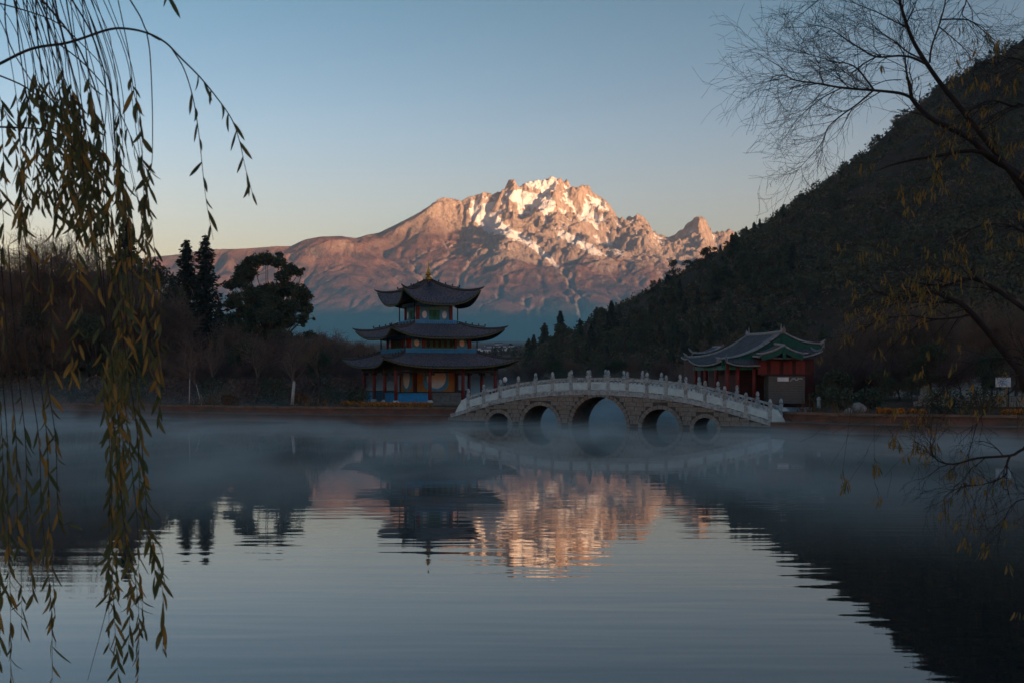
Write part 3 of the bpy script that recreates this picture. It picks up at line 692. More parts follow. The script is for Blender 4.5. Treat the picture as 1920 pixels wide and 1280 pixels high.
def oval(mb, c, ax, up, nrm, rx, rz, depth, n=20):
    c = Vector(c); mb.prism([c+Vector(ax)*(rx*math.cos(2*math.pi*k/n))+Vector(up)*(rz*math.sin(2*math.pi*k/n)) for k in range(n)], Vector(nrm)*depth)
def oval_ring(mb, c, ax, up, nrm, rx, rz, w, depth, n=24):
    c = Vector(c); ax = Vector(ax); up = Vector(up); nrm = Vector(nrm)
    rows = []
    for k in range(n+1):
        a = 2*math.pi*k/n; d = ax*math.cos(a); e = up*math.sin(a)
        rows.append([c+d*(rx+w)+e*(rz+w), c+d*(rx+w)+e*(rz+w)+nrm*depth, c+d*rx+e*rz+nrm*depth, c+d*rx+e*rz])
    mb.grid(rows, smooth=False)

def build_pagoda():
    cx = (803-960)/FPX*78.6
    GZ = 0.86
    root = empty('pavilion_tower', (cx, 78.6, GZ), R(24.3))
    tag(root, 'three-tiered Chinese pavilion with upswept dark roofs and a gold finial beside the bridge', 'pavilion')
    Z = lambda z: z-GZ
    SIDES = [((1, 0, 0), (0, -1, 0)), ((0, 1, 0), (1, 0, 0)), ((-1, 0, 0), (0, 1, 0)), ((0, -1, 0), (-1, 0, 0))]   # (along, outward)
    V = Vector; UP = V((0, 0, 1))
    # plinth with stone edge
    m = MB(); m.box((0, 0, -0.55), (8.0, 8.0, 1.2)); m.box((0, 0, 0.02), (8.3, 8.3, 0.14)); m.build('plinth', M_cope, root)
    # ground storey: twelve columns on stone feet
    hc = 3.52
    for i in range(4):
        for j in range(4):
            if i in (0, 3) or j in (0, 3):
                x, y = -hc+i*2*hc/3, -hc+j*2*hc/3
                c = MB(); c.lathe([(0.115, 0.26), (0.118, 1.2), (0.105, Z(3.62))], (x, y, 0), 12); co = c.build('column', M_red, root)
                b = MB(); b.lathe([(0.20, 0.06), (0.22, 0.14), (0.20, 0.22), (0.14, 0.28)], (x, y, 0), 12); b.build('column_base', M_marble, co)
    for ax, out in SIDES:
        ax = V(ax); out = V(out)
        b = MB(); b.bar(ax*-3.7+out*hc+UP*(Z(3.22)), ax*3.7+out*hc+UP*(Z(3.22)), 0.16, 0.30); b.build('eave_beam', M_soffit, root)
        for k in range(3):                                        # carved fringe under the beam of each bay
            u0 = -hc+k*2*hc/3
            f = MB(); f.bar(ax*(u0+.12)+out*hc+UP*Z(2.98), ax*(u0+2*hc/3-.12)+out*hc+UP*Z(2.98), 0.06, 0.14)
            for s_ in (0.18, 2*hc/3-.18): f.box(ax*(u0+s_)+out*hc+UP*Z(2.84), (0.22, 0.22, 0.16)); 
            f.build('bracket_fringe', M_soffit, root)
        bm_ = MB()
        for k in range(13):
            u = -3.6+k*0.6
            bm_.box(ax*u+out*3.62+UP*Z(3.42), (0.16, 0.16, 0.12)); bm_.box(ax*u+out*3.78+UP*Z(3.5), (0.13, 0.13, 0.1))
        o = bm_.build('eave_brackets', M_soffit, root); o['kind'] = 'stuff'
    def bench(side, k, m_, h=0.66):
        ax, out = V(SIDES[side][0]), V(SIDES[side][1]); u0 = -hc+k*2*hc/3+0.16; u1 = u0+2*hc/3-0.32
        b = MB(); c = ax*((u0+u1)/2)+out*hc
        horiz = abs(ax.x) > .5
        b.box(c+UP*(0.10+h/2), (u1-u0 if horiz else 0.09, 0.09 if horiz else u1-u0, h)); p = b.build('bench_panel', m_, root)
        t = MB(); t.box(c+UP*(0.10+h+0.03), (u1-u0+.1 if horiz else 0.2, 0.2 if horiz else u1-u0+.1, 0.06)); t.build('bench_rail', M_soffit, p)
        s = MB(); s.box(c+UP*0.06, (u1-u0+.1 if horiz else 0.16, 0.16 if horiz else u1-u0+.1, 0.08)); s.build('bench_sill', M_marble, p)
        for q in (0.25, 0.5, 0.75):
            r_ = MB(); r_.box(c+ax*((u1-u0)*(q-.5))+out*0.05+UP*(0.10+h/2), (0.03, 0.03, h-.06)); r_.build('batten', m_, p)
    bench(0, 0, M_blue); bench(0, 1, M_brickg); bench(3, 2, M_blue); bench(3, 0, M_blue); bench(1, 0, M_brickg); bench(1, 2, M_blue); bench(2, 0, M_blue); bench(2, 2, M_blue)
    # inner room: ochre walls, each with a round white window in a teal surround
    hr = 1.5
    w = MB(); w.box((0, 0, Z(2.2)), (2*hr, 2*hr, 2.7)); w.build('ochre_wall', M_ochre, root)
    for i, (ax, out) in enumerate(SIDES):
        ax = V(ax); out = V(out); c = out*(hr+0.004)+UP*Z(2.62)
        fr = MB(); P = []
        for k in range(32):
            a = 2*math.pi*k/32; cs, sn = math.cos(a), math.sin(a); q = 3.4
            P.append(c+ax*(0.92*math.copysign(abs(cs)**(2/q), cs))+UP*(0.92*math.copysign(abs(sn)**(2/q), sn)))
        fr.prism(P, out*0.05); wf = fr.build('window_surround', M_teal, root)
        d = MB(); oval(d, c+out*0.054, ax, UP, out, 0.70, 0.76, 0.02, 28); d.build('round_window', M_white, wf)
        r_ = MB(); oval_ring(r_, c+out*0.054, ax, UP, out, 0.70, 0.76, 0.04, 0.04); r_.build('window_rim', M_azure, wf)
        for s_ in (-1, 1):
            p = MB(); p.box(out*(hr+.02)+ax*(s_*(hr-.06))+UP*Z(2.2), (0.14, 0.14, 2.7)); p.build('corner_post', M_dred, root)
    cl = MB(); cl.box((0, 0, Z(3.5)), (7.3, 7.3, 0.06)); cl.build('ceiling_boards', M_soffit, root)
    fl = MB(); fl.box((0, 0, 0.1), (7.6, 7.6, 0.03)); fl.build('floor_slab', M_stone, root)
    # lower roof
    roof_tier(root, 4.72, 2.62, Z(3.30), Z(4.22), 0.56, 36, 'lower_roof')
    # second storey
    def storey(h, z0, z1, nb, rail, rail_h, kind):
        w = MB(); w.box((0, 0, Z((z0+z1)/2)), (2*h, 2*h, z1-z0)); w.build('storey_wall', M_teal, root)
        for ax, out in SIDES:
            ax = V(ax); out = V(out); horiz = abs(ax.x) > .5
            sz = lambda l, t, hh: (l, t, hh) if horiz else (t, l, hh)
            if kind == 2:
                for u in (-0.97, -0.52, 0.52, 0.97):
                    p = MB(); p.box(out*(h+.05)+ax*(u*h)+UP*Z((z0+z1)/2), (0.15, 0.15, z1-z0)); p.build('wall_post', M_red, root)
                g = MB(); g.box(out*(h+.02)+UP*Z(z0+0.62), sz(h*0.92, 0.05, 0.62)); lp = g.build('lattice_panel', M_green, root)
                for k in range(5):
                    c = out*(h+.05)+ax*((k-2)*h*0.185)+UP*Z(z0+0.64)
                    q = MB(); oval(q, c, ax, UP, out, 0.125, 0.25, 0.012); q.build('oval_light', M_soffit, lp)
                    q = MB(); oval_ring(q, c, ax, UP, out, 0.125, 0.25, 0.03, 0.03); q.build('oval_frame', M_eave, lp)
                for s_ in (-1, 1):
                    c = out*(h+.004)+ax*(s_*h*0.745)+UP*Z(z0+0.70)
                    q = MB(); oval(q, c, ax, UP, out, 0.18, 0.225, 0.03); wd = q.build('oval_window', M_white, root)
                    q = MB(); oval_ring(q, c, ax, UP, out, 0.18, 0.225, 0.04, 0.05); q.build('window_rim', M_azure, wd)
            else:
                for s_ in (-1, 1):
                    p = MB(); p.box(out*(h+.03)+ax*(s_*(h-.02))+UP*Z((z0+z1)/2), (0.17, 0.17, z1-z0)); p.build('wall_post', M_red, root)
                    c = out*(h+.004)+ax*(s_*h*0.60)+UP*Z(z0+0.66)
                    q = MB(); oval(q, c, ax, UP, out, 0.17, 0.25, 0.03); wd = q.build('oval_window', M_white, root)
                    q = MB(); oval_ring(q, c, ax, UP, out, 0.17, 0.25, 0.05, 0.05); q.build('window_rim', M_azure, wd)
                g = MB(); g.box(out*(h+.02)+UP*Z(z0+0.62), sz(h*0.62, 0.05, 0.72)); dr = g.build('green_door', M_green, root)
                g = MB(); g.box(out*(h+.05)+UP*Z(z0+0.62), sz(0.03, 0.02, 0.70)); g.build('door_stile', M_soffit, dr)
                q = MB(); q.box(out*(h+.06)+UP*Z(z0+0.66), sz(0.22, 0.03, 0.3)); q.build('door_lattice', M_gable, dr)
            b = MB(); b.bar(ax*-(h+.18)+out*(h+.16)+UP*Z(z1-.30), ax*(h+.18)+out*(h+.16)+UP*Z(z1-.30), 0.12, 0.2); b.build('cornice_beam', M_teal, root)
            bb = MB()
            nbk = int(2*h/0.42)
            for k in range(nbk+1):
                u = -h+2*h*k/nbk
                bb.box(out*(h+.30)+ax*u+UP*Z(z1-.14), (0.13, 0.13, 0.11)); bb.box(out*(h+.46)+ax*u+UP*Z(z1-.05), (0.11, 0.11, 0.09))
            o = bb.build('eave_brackets', M_soffit, root); o['kind'] = 'stuff'
            # balcony rail: boarded panels between slim posts
            n = 3
            for k in range(n):
                u0 = -rail+2*rail*k/n+.03; u1 = -rail+2*rail*(k+1)/n-.03
                p = MB(); p.box(ax*((u0+u1)/2)+out*rail+UP*Z(z0+rail_h/2+.02), sz(u1-u0, 0.05, rail_h)); pp = p.build('balcony_panel', M_blue if kind == 2 else M_azure, root)
                if kind == 3:
                    nb_ = 7
                    for q_ in range(nb_):
                        e = MB(); e.box(ax*(u0+(u1-u0)*(q_+.5)/nb_)+out*(rail+.03)+UP*Z(z0+rail_h/2+.02), (0.035, 0.035, rail_h*.8)); e.build('baluster', M_blue, pp)
            t = MB(); t.bar(ax*-rail+out*rail+UP*Z(z0+rail_h+.045), ax*rail+out*rail+UP*Z(z0+rail_h+.045), 0.08, 0.05); t.build('handrail', M_azure if kind == 3 else M_teal, root)
        for sx in (-1, 1):
            for sy in (-1, 1):
                p = MB(); p.tube([(sx*rail, sy*rail, Z(z0-.1)), (sx*rail, sy*rail, Z(z1+0.05))], 0.042, 8); p.build('corner_pole', M_iron, root)
        f = MB(); f.box((0, 0, Z(z0-.02)), (2*rail+.1, 2*rail+.1, 0.06)); f.build('balcony_floor', M_soffit, root)
    storey(2.19, 4.22, 5.62, 4, 2.58, 0.26, 2)
    roof_tier(root, 3.99, 1.62, Z(5.24), Z(6.20), 0.66, 31, 'middle_roof')
    storey(1.20, 6.20, 7.85, 2, 1.56, 0.22, 3)
    roof_tier(root, 2.76, 0.14, Z(7.52), Z(9.20), 1.04, 23, 'top_roof')
    g = MB()
    g.lathe([(0.22, 0), (0.24, 0.05), (0.16, 0.10), (0.27, 0.20), (0.29, 0.28), (0.22, 0.38), (0.12, 0.43), (0.10, 0.48), (0.20, 0.56), (0.21, 0.62), (0.12, 0.72), (0.07, 0.78), (0.12, 0.86), (0.05, 0.94),
             (0.09, 1.02), (0.035, 1.10), (0.06, 1.17), (0.025, 1.24), (0.035, 1.32), (0.008, 1.46)], (0, 0, Z(9.12)), 14)
    g.build('gold_finial', M_gold, root)
build_pagoda()

# ------------------------------------------------------------------ the five-arched stone bridge
def build_bridge():
    A = Vector((-3.44, 65.6, 0)); ax = Vector((0.8940, -0.4481, 0)).normalized(); back = Vector((-ax.y, ax.x, 0))
    root = empty('stone_bridge', A, math.atan2(ax.y, ax.x)); tag(root, 'pale humpbacked stone bridge with five arches and carved marble railings', 'bridge')
    WID = 2.35
    def s_of(px):
        k = (px-960)/FPX; return (65.6*k+3.44)/(ax.x-ax.y*k)
    def z_of(s, py): return CH+(HZ-py)/FPX*(65.6+ax.y*s)
    deck = [(s_of(x), z_of(s_of(x), y)) for x, y in ((846, 777), (880, 767), (918, 755), (973, 743.5), (1039, 736), (1090, 734), (1140, 734.5), (1190, 738), (1240, 743), (1291, 750), (1357, 766), (1433, 788), (1446, 792))]
    S0, S1 = deck[0][0], deck[-1][0]
    ds = np.array([d[0] for d in deck]); dz = np.array([d[1] for d in deck])
    kk = np.polyfit(ds, dz, 6)
    dk = lambda s: 0.5*float(np.polyval(kk, s))+0.5*float(np.interp(s, ds, dz))
    arches = []
    for x0, x1, yt in ((915, 956, 773), (980, 1047, 759), (1072, 1175, 743), (1203, 1274, 766), (1300, 1345, 782)):
        a, b = s_of(x0), s_of(x1); c = (a+b)/2; arches.append((c, (b-a)/2, z_of(c, yt)))
    def under(s):
        for c, r, zt in arches:
            if abs(s-c) < r: return zt*math.sqrt(max(0.0, 1-((s-c)/r)**2))-0.0
        return -1.0
    # carcass
    ss = set(np.linspace(S0, S1, 80).tolist())
    for c, r, zt in arches:
        for k in range(25): ss.add(c-r*math.cos(math.pi*k/24))
        ss.add(c-r-1e-4); ss.add(c+r+1e-4)
    ss = sorted(ss); m = MB()
    for s0, s1 in zip(ss[:-1], ss[1:]):
        mid = (s0+s1)/2; ua = [under(min(max(q, mid-abs(s1-s0)*.499), mid+abs(s1-s0)*.499)) for q in (s0, s1)]
        ta, tb = dk(s0), dk(s1)
        m.add([(s0, 0, ua[0]), (s1, 0, ua[1]), (s1, 0, tb), (s0, 0, ta)], [(0, 1, 2, 3)])
        m.add([(s0, WID, ua[0]), (s1, WID, ua[1]), (s1, WID, tb), (s0, WID, ta)], [(3, 2, 1, 0)])
        m.add([(s0, 0, ua[0]), (s1, 0, ua[1]), (s1, WID, ua[1]), (s0, WID, ua[0])], [(3, 2, 1, 0)])
        m.add([(s0, 0, ta), (s1, 0, tb), (s1, WID, tb), (s0, WID, ta)], [(0, 1, 2, 3)])
    for c, r, zt in arches:
        for q in (c-r, c+r): m.add([(q, 0, -1), (q, WID, -1), (q, WID, 0.02), (q, 0, 0.02)], [(0, 1, 2, 3)])
    m.build('bridge_body', M_stone_d, root)
    rr = random.Random(4)
    # arch rings, stone by stone
    RING = 0.20
    for c, r, zt in arches:
        n = max(9, int(math.pi*(r+zt)/2/0.24)) | 1
        for side in (0, 1):
            for k in range(n):
                a0 = math.pi*k/n+.012; a1 = math.pi*(k+1)/n-.012
                P = [(c-r*math.cos(a0), zt*math.sin(a0)), (c-(r+RING)*math.cos(a0), (zt+RING)*math.sin(a0)), (c-(r+RING)*math.cos(a1), (zt+RING)*math.sin(a1)), (c-r*math.cos(a1), zt*math.sin(a1))]
                y0 = -0.05-rr.uniform(0, .012) if side == 0 else WID-0.1
                b = MB(); b.prism([(x, y0, z) for x, z in P], (0, 0.15 if side == 0 else .14, 0))
                if side == 0: b.build('arch_stone', M_stone, root)
                else:
                    b.build('arch_stone', M_stone, root) if k % 1 == 0 else None
    # coursed facing stones of the spandrels
    H = 0.235; z = -0.05; row = 0; meshes = []
    for i in range(6):
        b = MB(); b.box((0, 0, 0), (1, 1, 1)); meshes.append(b.mesh('facing', M_stone))
    wb_ = MB(); wb_.box((0, 0, 0), (1, 1, 1)); wet_mesh = wb_.mesh('wet_facing', M_stone_wet)
    def blocked(s, zz):
        for c, r, zt in arches:
            if ((s-c)/(r+RING+.01))**2+(max(zz, 0)/(zt+RING+.01))**2 < 1: return True
        return False
    small = MB()
    while z < 2.3:
        s = S0-0.2*(row % 2)
        while s < S1:
            L = rr.uniform(0.40, 0.62); a, b_ = s+.012, s+L-.012; s += L
            zt_ = z+H-.018
            top = min(dk(max(a, S0)), dk(min(b_, S1)))-0.13
            if top < z+0.06 or a < S0-.3: continue
            zt2 = min(zt_, top)
            # trim against the arch rings
            n = 10; ok = [not (blocked(a+(b_-a)*(q+.5)/n, z+0.01) or blocked(a+(b_-a)*(q+.5)/n, (z+zt2)/2)) for q in range(n)]
            q = 0
            while q < n:
                if ok[q]:
                    e = q
                    while e+1 < n and ok[e+1]: e += 1
                    x0, x1 = a+(b_-a)*q/n, a+(b_-a)*(e+1)/n
                    if x1-x0 > 0.05:
                        t = rr.uniform(.028, .05)
                        o = link('facing_stone', wet_mesh if row == 0 else meshes[rr.randrange(6)], root); o.location = ((x0+x1)/2, -t/2+.005, (z+zt2)/2); o.scale = (x1-x0, t+.01, zt2-z)
                    q = e+1
                else: q += 1
        z += H; row += 1
    # string course under the railing
    for yy in (-0.09, WID-0.10):
        n = 36
        for k in range(n):
            a = S0+(S1-S0)*k/n; b_ = S0+(S1-S0)*(k+1)/n-.012
            c = MB(); y1 = yy+.19
            P = [Vector((a, yy, dk(a)-.15)), Vector((b_, yy, dk(b_)-.15)), Vector((b_, yy, dk(b_)+.06)), Vector((a, yy, dk(a)+.06))]
            c.prism(P, (0, 0.19, 0)); c.build('cornice_stone', M_marble_p, root)
    # deck paving
    d = MB(); d.grid([[Vector((s, y, dk(s)+.02)) for y in (0.1, WID-.1)] for s in np.linspace(S0, S1, 50)]); d.build('deck_paving', M_cope, root)
    # railings: posts with bud finials, panels in frames, handrails
    front = [s_of(x) for x in (878, 907, 938, 971.6, 1004, 1036, 1071, 1105.5, 1140.5, 1176.5, 1213, 1249, 1286, 1322, 1358.6, 1398.5, 1444)]
    mp = MB(); mp.box((0, 0, 0.47), (0.17, 0.17, 0.94)); mp.box((0, 0, 0.955), (0.20, 0.20, 0.035)); post_mesh = mp.mesh('post', M_marble_p)
    mf = MB(); mf.lathe([(0.055, 0.97), (0.05, 1.0), (0.085, 1.05), (0.095, 1.12), (0.085, 1.20), (0.06, 1.27), (0.02, 1.31)], (0, 0, 0), 10); fin_mesh = mf.mesh('finial', M_marble_p)
    for yy in (0.02, WID-0.02):
        for s in front:
            o = link('railing_post', post_mesh, root, (s, yy, dk(s)+.03)); o.rotation_euler = (0, 0, rr.uniform(-.05, .05)); o.scale = (1, 1, rr.uniform(.86, .91))
            f = link('bud_finial', fin_mesh, o)
        seq = [front[0]-0.85]+front+[front[-1]+0.75]
        for i, (a, b_) in enumerate(zip(seq[:-1], seq[1:])):
            end = i in (0, len(seq)-2)
            a2, b2 = a+.085, b_-.085
            if i == 0: a2 = a
            if i == len(seq)-2: b2 = b_
            if end:
                # swept end scroll
                p = MB(); n = 8; up = []
                for k in range(n+1):
                    t = k/n if i == 0 else 1-k/n
                    s = a2+(b2-a2)*k/n; up.append(Vector((s, yy-.05, dk(max(S0, min(S1, s)))+.05+0.68*math.sin(t*math.pi/2)**0.8)))
                lo_ = [Vector((v.x, v.y, dk(max(S0, min(S1, v.x)))+.0)) for v in up]
                p.prism(lo_+up[::-1], (0, 0.1, 0)); p.build('scroll_panel', M_panel, root); continue
            za, zb = dk(a2)+.03, dk(b2)+.03
            def quad(o0, o1, i0=0.0):
                d_ = (b2-a2)*i0
                return [Vector((a2+d_, yy-.045, za+o0+(zb-za)*i0)), Vector((b2-d_, yy-.045, zb+o0-(zb-za)*i0)), Vector((b2-d_, yy-.045, zb+o1-(zb-za)*i0)), Vector((a2+d_, yy-.045, za+o1+(zb-za)*i0))]
            p = MB(); p.prism(quad(0.10, 0.50), (0, 0.09, 0)); pan = p.build('railing_panel', M_panel, root)
            q = MB(); sh = Vector((0, -0.02, 0)); q.prism([v+sh for v in quad(0.16, 0.44, 0.07)], (0, 0.025, 0)); q.build('panel_field', M_panel, pan)
            r_ = MB(); r_.prism([v+Vector((0, -.02, 0)) for v in quad(0.62, 0.74)], (0, 0.13, 0)); r_.build('handrail', M_marble_p, root)
            g = MB(); g.prism([v+Vector((0, -.01, 0)) for v in quad(0.0, 0.07)], (0, 0.11, 0)); g.build('bottom_rail', M_marble_p, root)
            for t in (0.0, 0.22, 0.5, 0.78, 1.0):
                zc = za+(zb-za)*t; s = a2+.03+(b2-a2-.06)*t
                e = MB(); e.box((s, yy, zc+.56), (0.07, 0.07, 0.13)); e.build('cloud_block', M_marble_p, pan)
            for t in (0.04, 0.5, 0.96):
                zc = za+(zb-za)*t; s = a2+(b2-a2)*t
                e = MB(); e.box((s, yy, zc+.085), (0.16, 0.07, 0.05)); e.build('foot_block', M_marble_p, pan)
build_bridge()

# ------------------------------------------------------------------ the hall at the right end of the bridge
def build_hall():
    root = empty('lakeside_hall', (15.6, 73.0, 1.15)); tag(root, 'red-walled hall with grey tiled roofs and green gables right of the bridge', 'hall')
    o0 = Vector((15.6, 73.0, 1.15)); L = lambda x, y, z: Vector((x, y, z))-o0
    def slope(name, E0, E1, T0, T1, sag, l0, l1, rows, flip=False, parent=None):
        """tiled slope: eave E0-E1, top T0-T1 (points), lift at the two eave corners"""
        h = link(name, None, root); h.empty_display_size = .2
        def fn(u, v):
            e = E0.lerp(E1, u); t = T0.lerp(T1, u); p = e.lerp(t, v)
            z = -sag*math.sin(math.pi*v)+(l0*(1-u)**5+l1*u**5)*(1-v)**2
            return p+Vector((0, 0, z))
        t = tile_grid(fn, rows, 10, 0.04, flip); o = t.build('roof_tiles', M_tile2, h); o['kind'] = 'stuff'
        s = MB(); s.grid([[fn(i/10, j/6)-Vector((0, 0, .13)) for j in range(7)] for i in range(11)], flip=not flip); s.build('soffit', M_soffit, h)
        e = MB(); e.tube([fn(i/16, 0)-Vector((0, 0, .05)) for i in range(17)], 0.06, 6); e.build('eave_edge', M_ridge2, h)
        return h, fn
    def ridge(pts, r=0.085, name='ridge', tips=(0, 0), parent=root, m_=None):
        b = MB(); pts = [Vector(p) for p in pts]
        if tips[0]: d = (pts[0]-pts[1]).normalized(); pts = [pts[0]+d*.32+Vector((0, 0, tips[0])), pts[0]+d*.14+Vector((0, 0, tips[0]*.35))]+pts
        if tips[1]: d = (pts[-1]-pts[-2]).normalized(); pts = pts+[pts[-1]+d*.14+Vector((0, 0, tips[1]*.35)), pts[-1]+d*.32+Vector((0, 0, tips[1]))]
        rad = [r]*len(pts)
        if tips[0]: rad[0] = .02
        if tips[1]: rad[-1] = .02
        b.tube(pts, rad, 7); return b.build(name, m_ or M_ridge2, parent)
    A, B = L(16.3, 68.4, 5.25), L(16.45, 79.5, 5.45)
    EL0, EL1 = L(12.55, 68.2, 3.38), L(12.3, 79.8, 3.42)
    hm, fL = slope('main_roof_slope', EL0, EL1, A, B, 0.30, 0.28, 0.55, 40, flip=True)
    ER0, ER1 = L(18.5, 68.2, 4.28), L(19.6, 79.8, 3.9)
    hr, fR = slope('main_roof_slope', ER0, ER1, A, B, 0.12, 0.30, 0.2, 40)
    ridge([A+Vector((0, 0, .10)), A.lerp(B, .5)+Vector((0, 0, .05)), B+Vector((0, 0, .10))], 0.13, 'main_ridge', (0.34, 0.34))
    for q in (A, B):
        b = MB(); b.tube([q+Vector((0, .55 if q is A else -.55, .2)), q+Vector((0, .5 if q is A else -.5, .62))], [.05, .02], 6); b.build('ridge_spike', M_ridge2, root)
    ridge([fL(0.02, 1-i/10)+Vector((0, 0, .09)) for i in range(11)], .10, 'verge_ridge', (0, 0.16))
    ridge([fL(0.12, 1-i/10)+Vector((0, 0, .09)) for i in range(11)], .07, 'verge_ridge')
    ridge([fL(0.98, 1-i/10)+Vector((0, 0, .09)) for i in range(11)], .10, 'verge_ridge', (0, 0.34))
    ridge([fR(0.02, 1-i/8)+Vector((0, 0, .09)) for i in range(9)], .09, 'verge_ridge', (0, 0.30))
    # green gable boards facing the lake
    dn = Vector((0, 0, -1)); fw = Vector((0, -0.10, 0))
    for fn, nm, vmin in ((fL, 'gable_board', 0.0), (fR, 'gable_board', 0.0)):
        g = MB(); n = 10
        up = [fn(0.0, 1-i/n*(1-vmin))+Vector((0, -.03, -.02)) for i in range(n+1)]
        dw = [p+dn*(0.62-0.02*i) for i, p in enumerate(up)]
        for i in range(n): g.prism([up[i], up[i+1], dw[i+1], dw[i]], fw)
        g.build(nm, M_gable, root)
    g = MB(); g.box(A+Vector((0, -.16, -.62)), (0.26, 0.06, 0.95)); g.build('gable_pendant', M_gable, root)
    g = MB(); g.prism([L(13.4, 68.5, 3.3), L(18.3, 68.5, 3.9), L(18.3, 68.5, 4.2), A+Vector((0, .1, -.1)), L(13.4, 68.5, 3.75)], (0, .1, 0)); g.build('gable_wall', M_dred, root)
    # skirt roof along the lake side, with a small porch gable growing out of it
    _, fS = slope('skirt_roof', L(12.6, 66.9, 3.36), L(14.6, 66.9, 3.36), L(12.9, 68.3, 3.72), L(14.9, 68.3, 3.8), 0.05, 0.25, 0.0, 10)
    _, fS2 = slope('skirt_roof', L(14.3, 66.3, 3.78), L(18.1, 66.3, 3.80), L(14.9, 68.2, 4.22), L(17.9, 68.2, 4.35), 0.06, 0.10, 0.42, 16)
    pa, pb = L(15.75, 65.9, 4.42), L(15.75, 68.3, 4.55)
    _, p1 = slope('porch_roof', L(14.45, 65.9, 3.86), L(14.45, 68.3, 3.95), pa, pb, 0.05, 0.08, 0, 10, flip=True)
    _, p2 = slope('porch_roof', L(16.85, 65.9, 3.88), L(16.85, 68.3, 4.0), pa, pb, 0.05, 0.08, 0, 10)
    ridge([pa+Vector((0, 0, .08)), pb+Vector((0, 0, .08))], .08, 'porch_ridge')
    for fn in (p1, p2):
        ridge([fn(0.0, 1-i/6)+Vector((0, 0, .06)) for i in range(7)], .06, 'porch_verge', (0, .1))
        g = MB(); up = [fn(0.0, 1-i/6)+Vector((0, -.02, -.02)) for i in range(7)]
        for i in range(6): g.prism([up[i], up[i+1], up[i+1]+dn*.28, up[i]+dn*.34], (0, -.06, 0))
        g.build('porch_board', M_gable, root)
    g = MB(); g.box(pa+Vector((0, -.1, -.4)), (0.2, 0.06, 0.6)); g.build('gable_pendant', M_gable, root)
    ridge([fS2(1.0, 1-i/6)+Vector((0, 0, .06)) for i in range(7)], .07, 'skirt_ridge', (0, .3))
    ridge([fS(0.0, 1-i/6)+Vector((0, 0, .06)) for i in range(7)], .07, 'skirt_ridge', (0, .22))
    # wing behind, with its own low roof
    w0, w1 = L(15.1, 81.5, 4.75), L(15.9, 90, 4.95)
    _, fW = slope('wing_roof', L(12.9, 81.3, 3.95), L(13.4, 90, 4.0), w0, w1, 0.12, 0.35, 0.2, 26, flip=True)
    ridge([w0, w0.lerp(w1, .5), w1], .1, 'wing_ridge', (.22, 0)); ridge([fW(0.0, 1-i/8)+Vector((0, 0, .07)) for i in range(9)], .08, 'wing_verge', (0, .3))
    wb = MB(); wb.box(L(15.3, 86, 2.6), (3.4, 8, 3.0)); wb.build('wing_wall', M_dred, root)
    # body
    b = MB(); b.box(L(16.0, 74.2, 2.3), (4.6, 10.6, 2.9)); b.build('hall_wall', M_dred, root)
    b = MB(); b.box(L(16.1, 67.75, 3.22), (3.0, 1.3, 0.95)); b.build('red_panel_wall', M_dred, root)
    for k in range(4):
        q = MB(); q.box(L(14.75+k*0.75, 67.08, 3.22), (0.52, 0.06, 0.78)); q.build('door_leaf', M_red, root)
    for x, y in ((12.75, 67.4), (13.35, 67.4), (14.35, 67.4), (12.75, 71), (12.75, 75), (12.75, 79)):
        c = MB(); c.lathe([(.13, 0), (.12, 2.35)], L(x, y, 1.1), 10); c.build('column', M_red, root)
    bb = MB(); bb.bar(L(12.5, 67.4, 3.22), L(14.8, 67.4, 3.22), .14, .26); bb.build('eave_beam', M_green, root)
    bb = MB(); bb.bar(L(12.75, 67.4, 3.22), L(12.75, 79.5, 3.22), .14, .26); bb.build('eave_beam', M_green, root)
    # grey brick base of the entrance, with a notice board
    bs = MB(); bs.box(L(16.1, 67.3, 1.92), (2.14, 1.2, 1.62)); base = bs.build('brick_base', M_stone_d, root)
    rr = random.Random(9); bmesh_ = MB(); bmesh_.box((0, 0, 0), (1, 1, 1)); bm1 = bmesh_.mesh('brick', M_brickg)
    for r_ in range(11):
        x = 15.03-(0.13 if r_ % 2 else 0)
        while x < 17.15:
            a, b_ = max(x, 15.03), min(x+.26, 17.17)
            if b_-a > .04:
                o = link('brick', bm1, base, L((a+b_)/2, 66.70-rr.uniform(.0, .015), 1.19+r_*.145)); o.scale = (b_-a-.015, .06, .128)
            x += .26
    nb = MB(); nb.box(L(16.28, 66.63, 2.52), (1.55, 0.04, 0.30)); notice = nb.build('notice_board', M_brickg, root)
    wp = MB(); wp.box(L(15.86, 66.59, 2.53), (0.66, 0.03, 0.24)); wp.build('white_sheet', M_white, notice)
    for k in range(9):
        sc_ = MB(); a = rr.uniform(-.5, .5); c = L(16.34+k*.075, 66.59, 2.53+rr.uniform(-.07, .07))
        d_ = Vector((math.cos(a)*.07, 0, math.sin(a)*.10)); sc_.bar(c-d_, c+d_, .02, .035); sc_.build('carved_stroke', M_marble, notice)
    cap_ = MB(); cap_.box(L(16.1, 67.3, 2.76), (2.3, 1.4, .07)); cap_.build('base_coping', M_soffit, root)
build_hall()
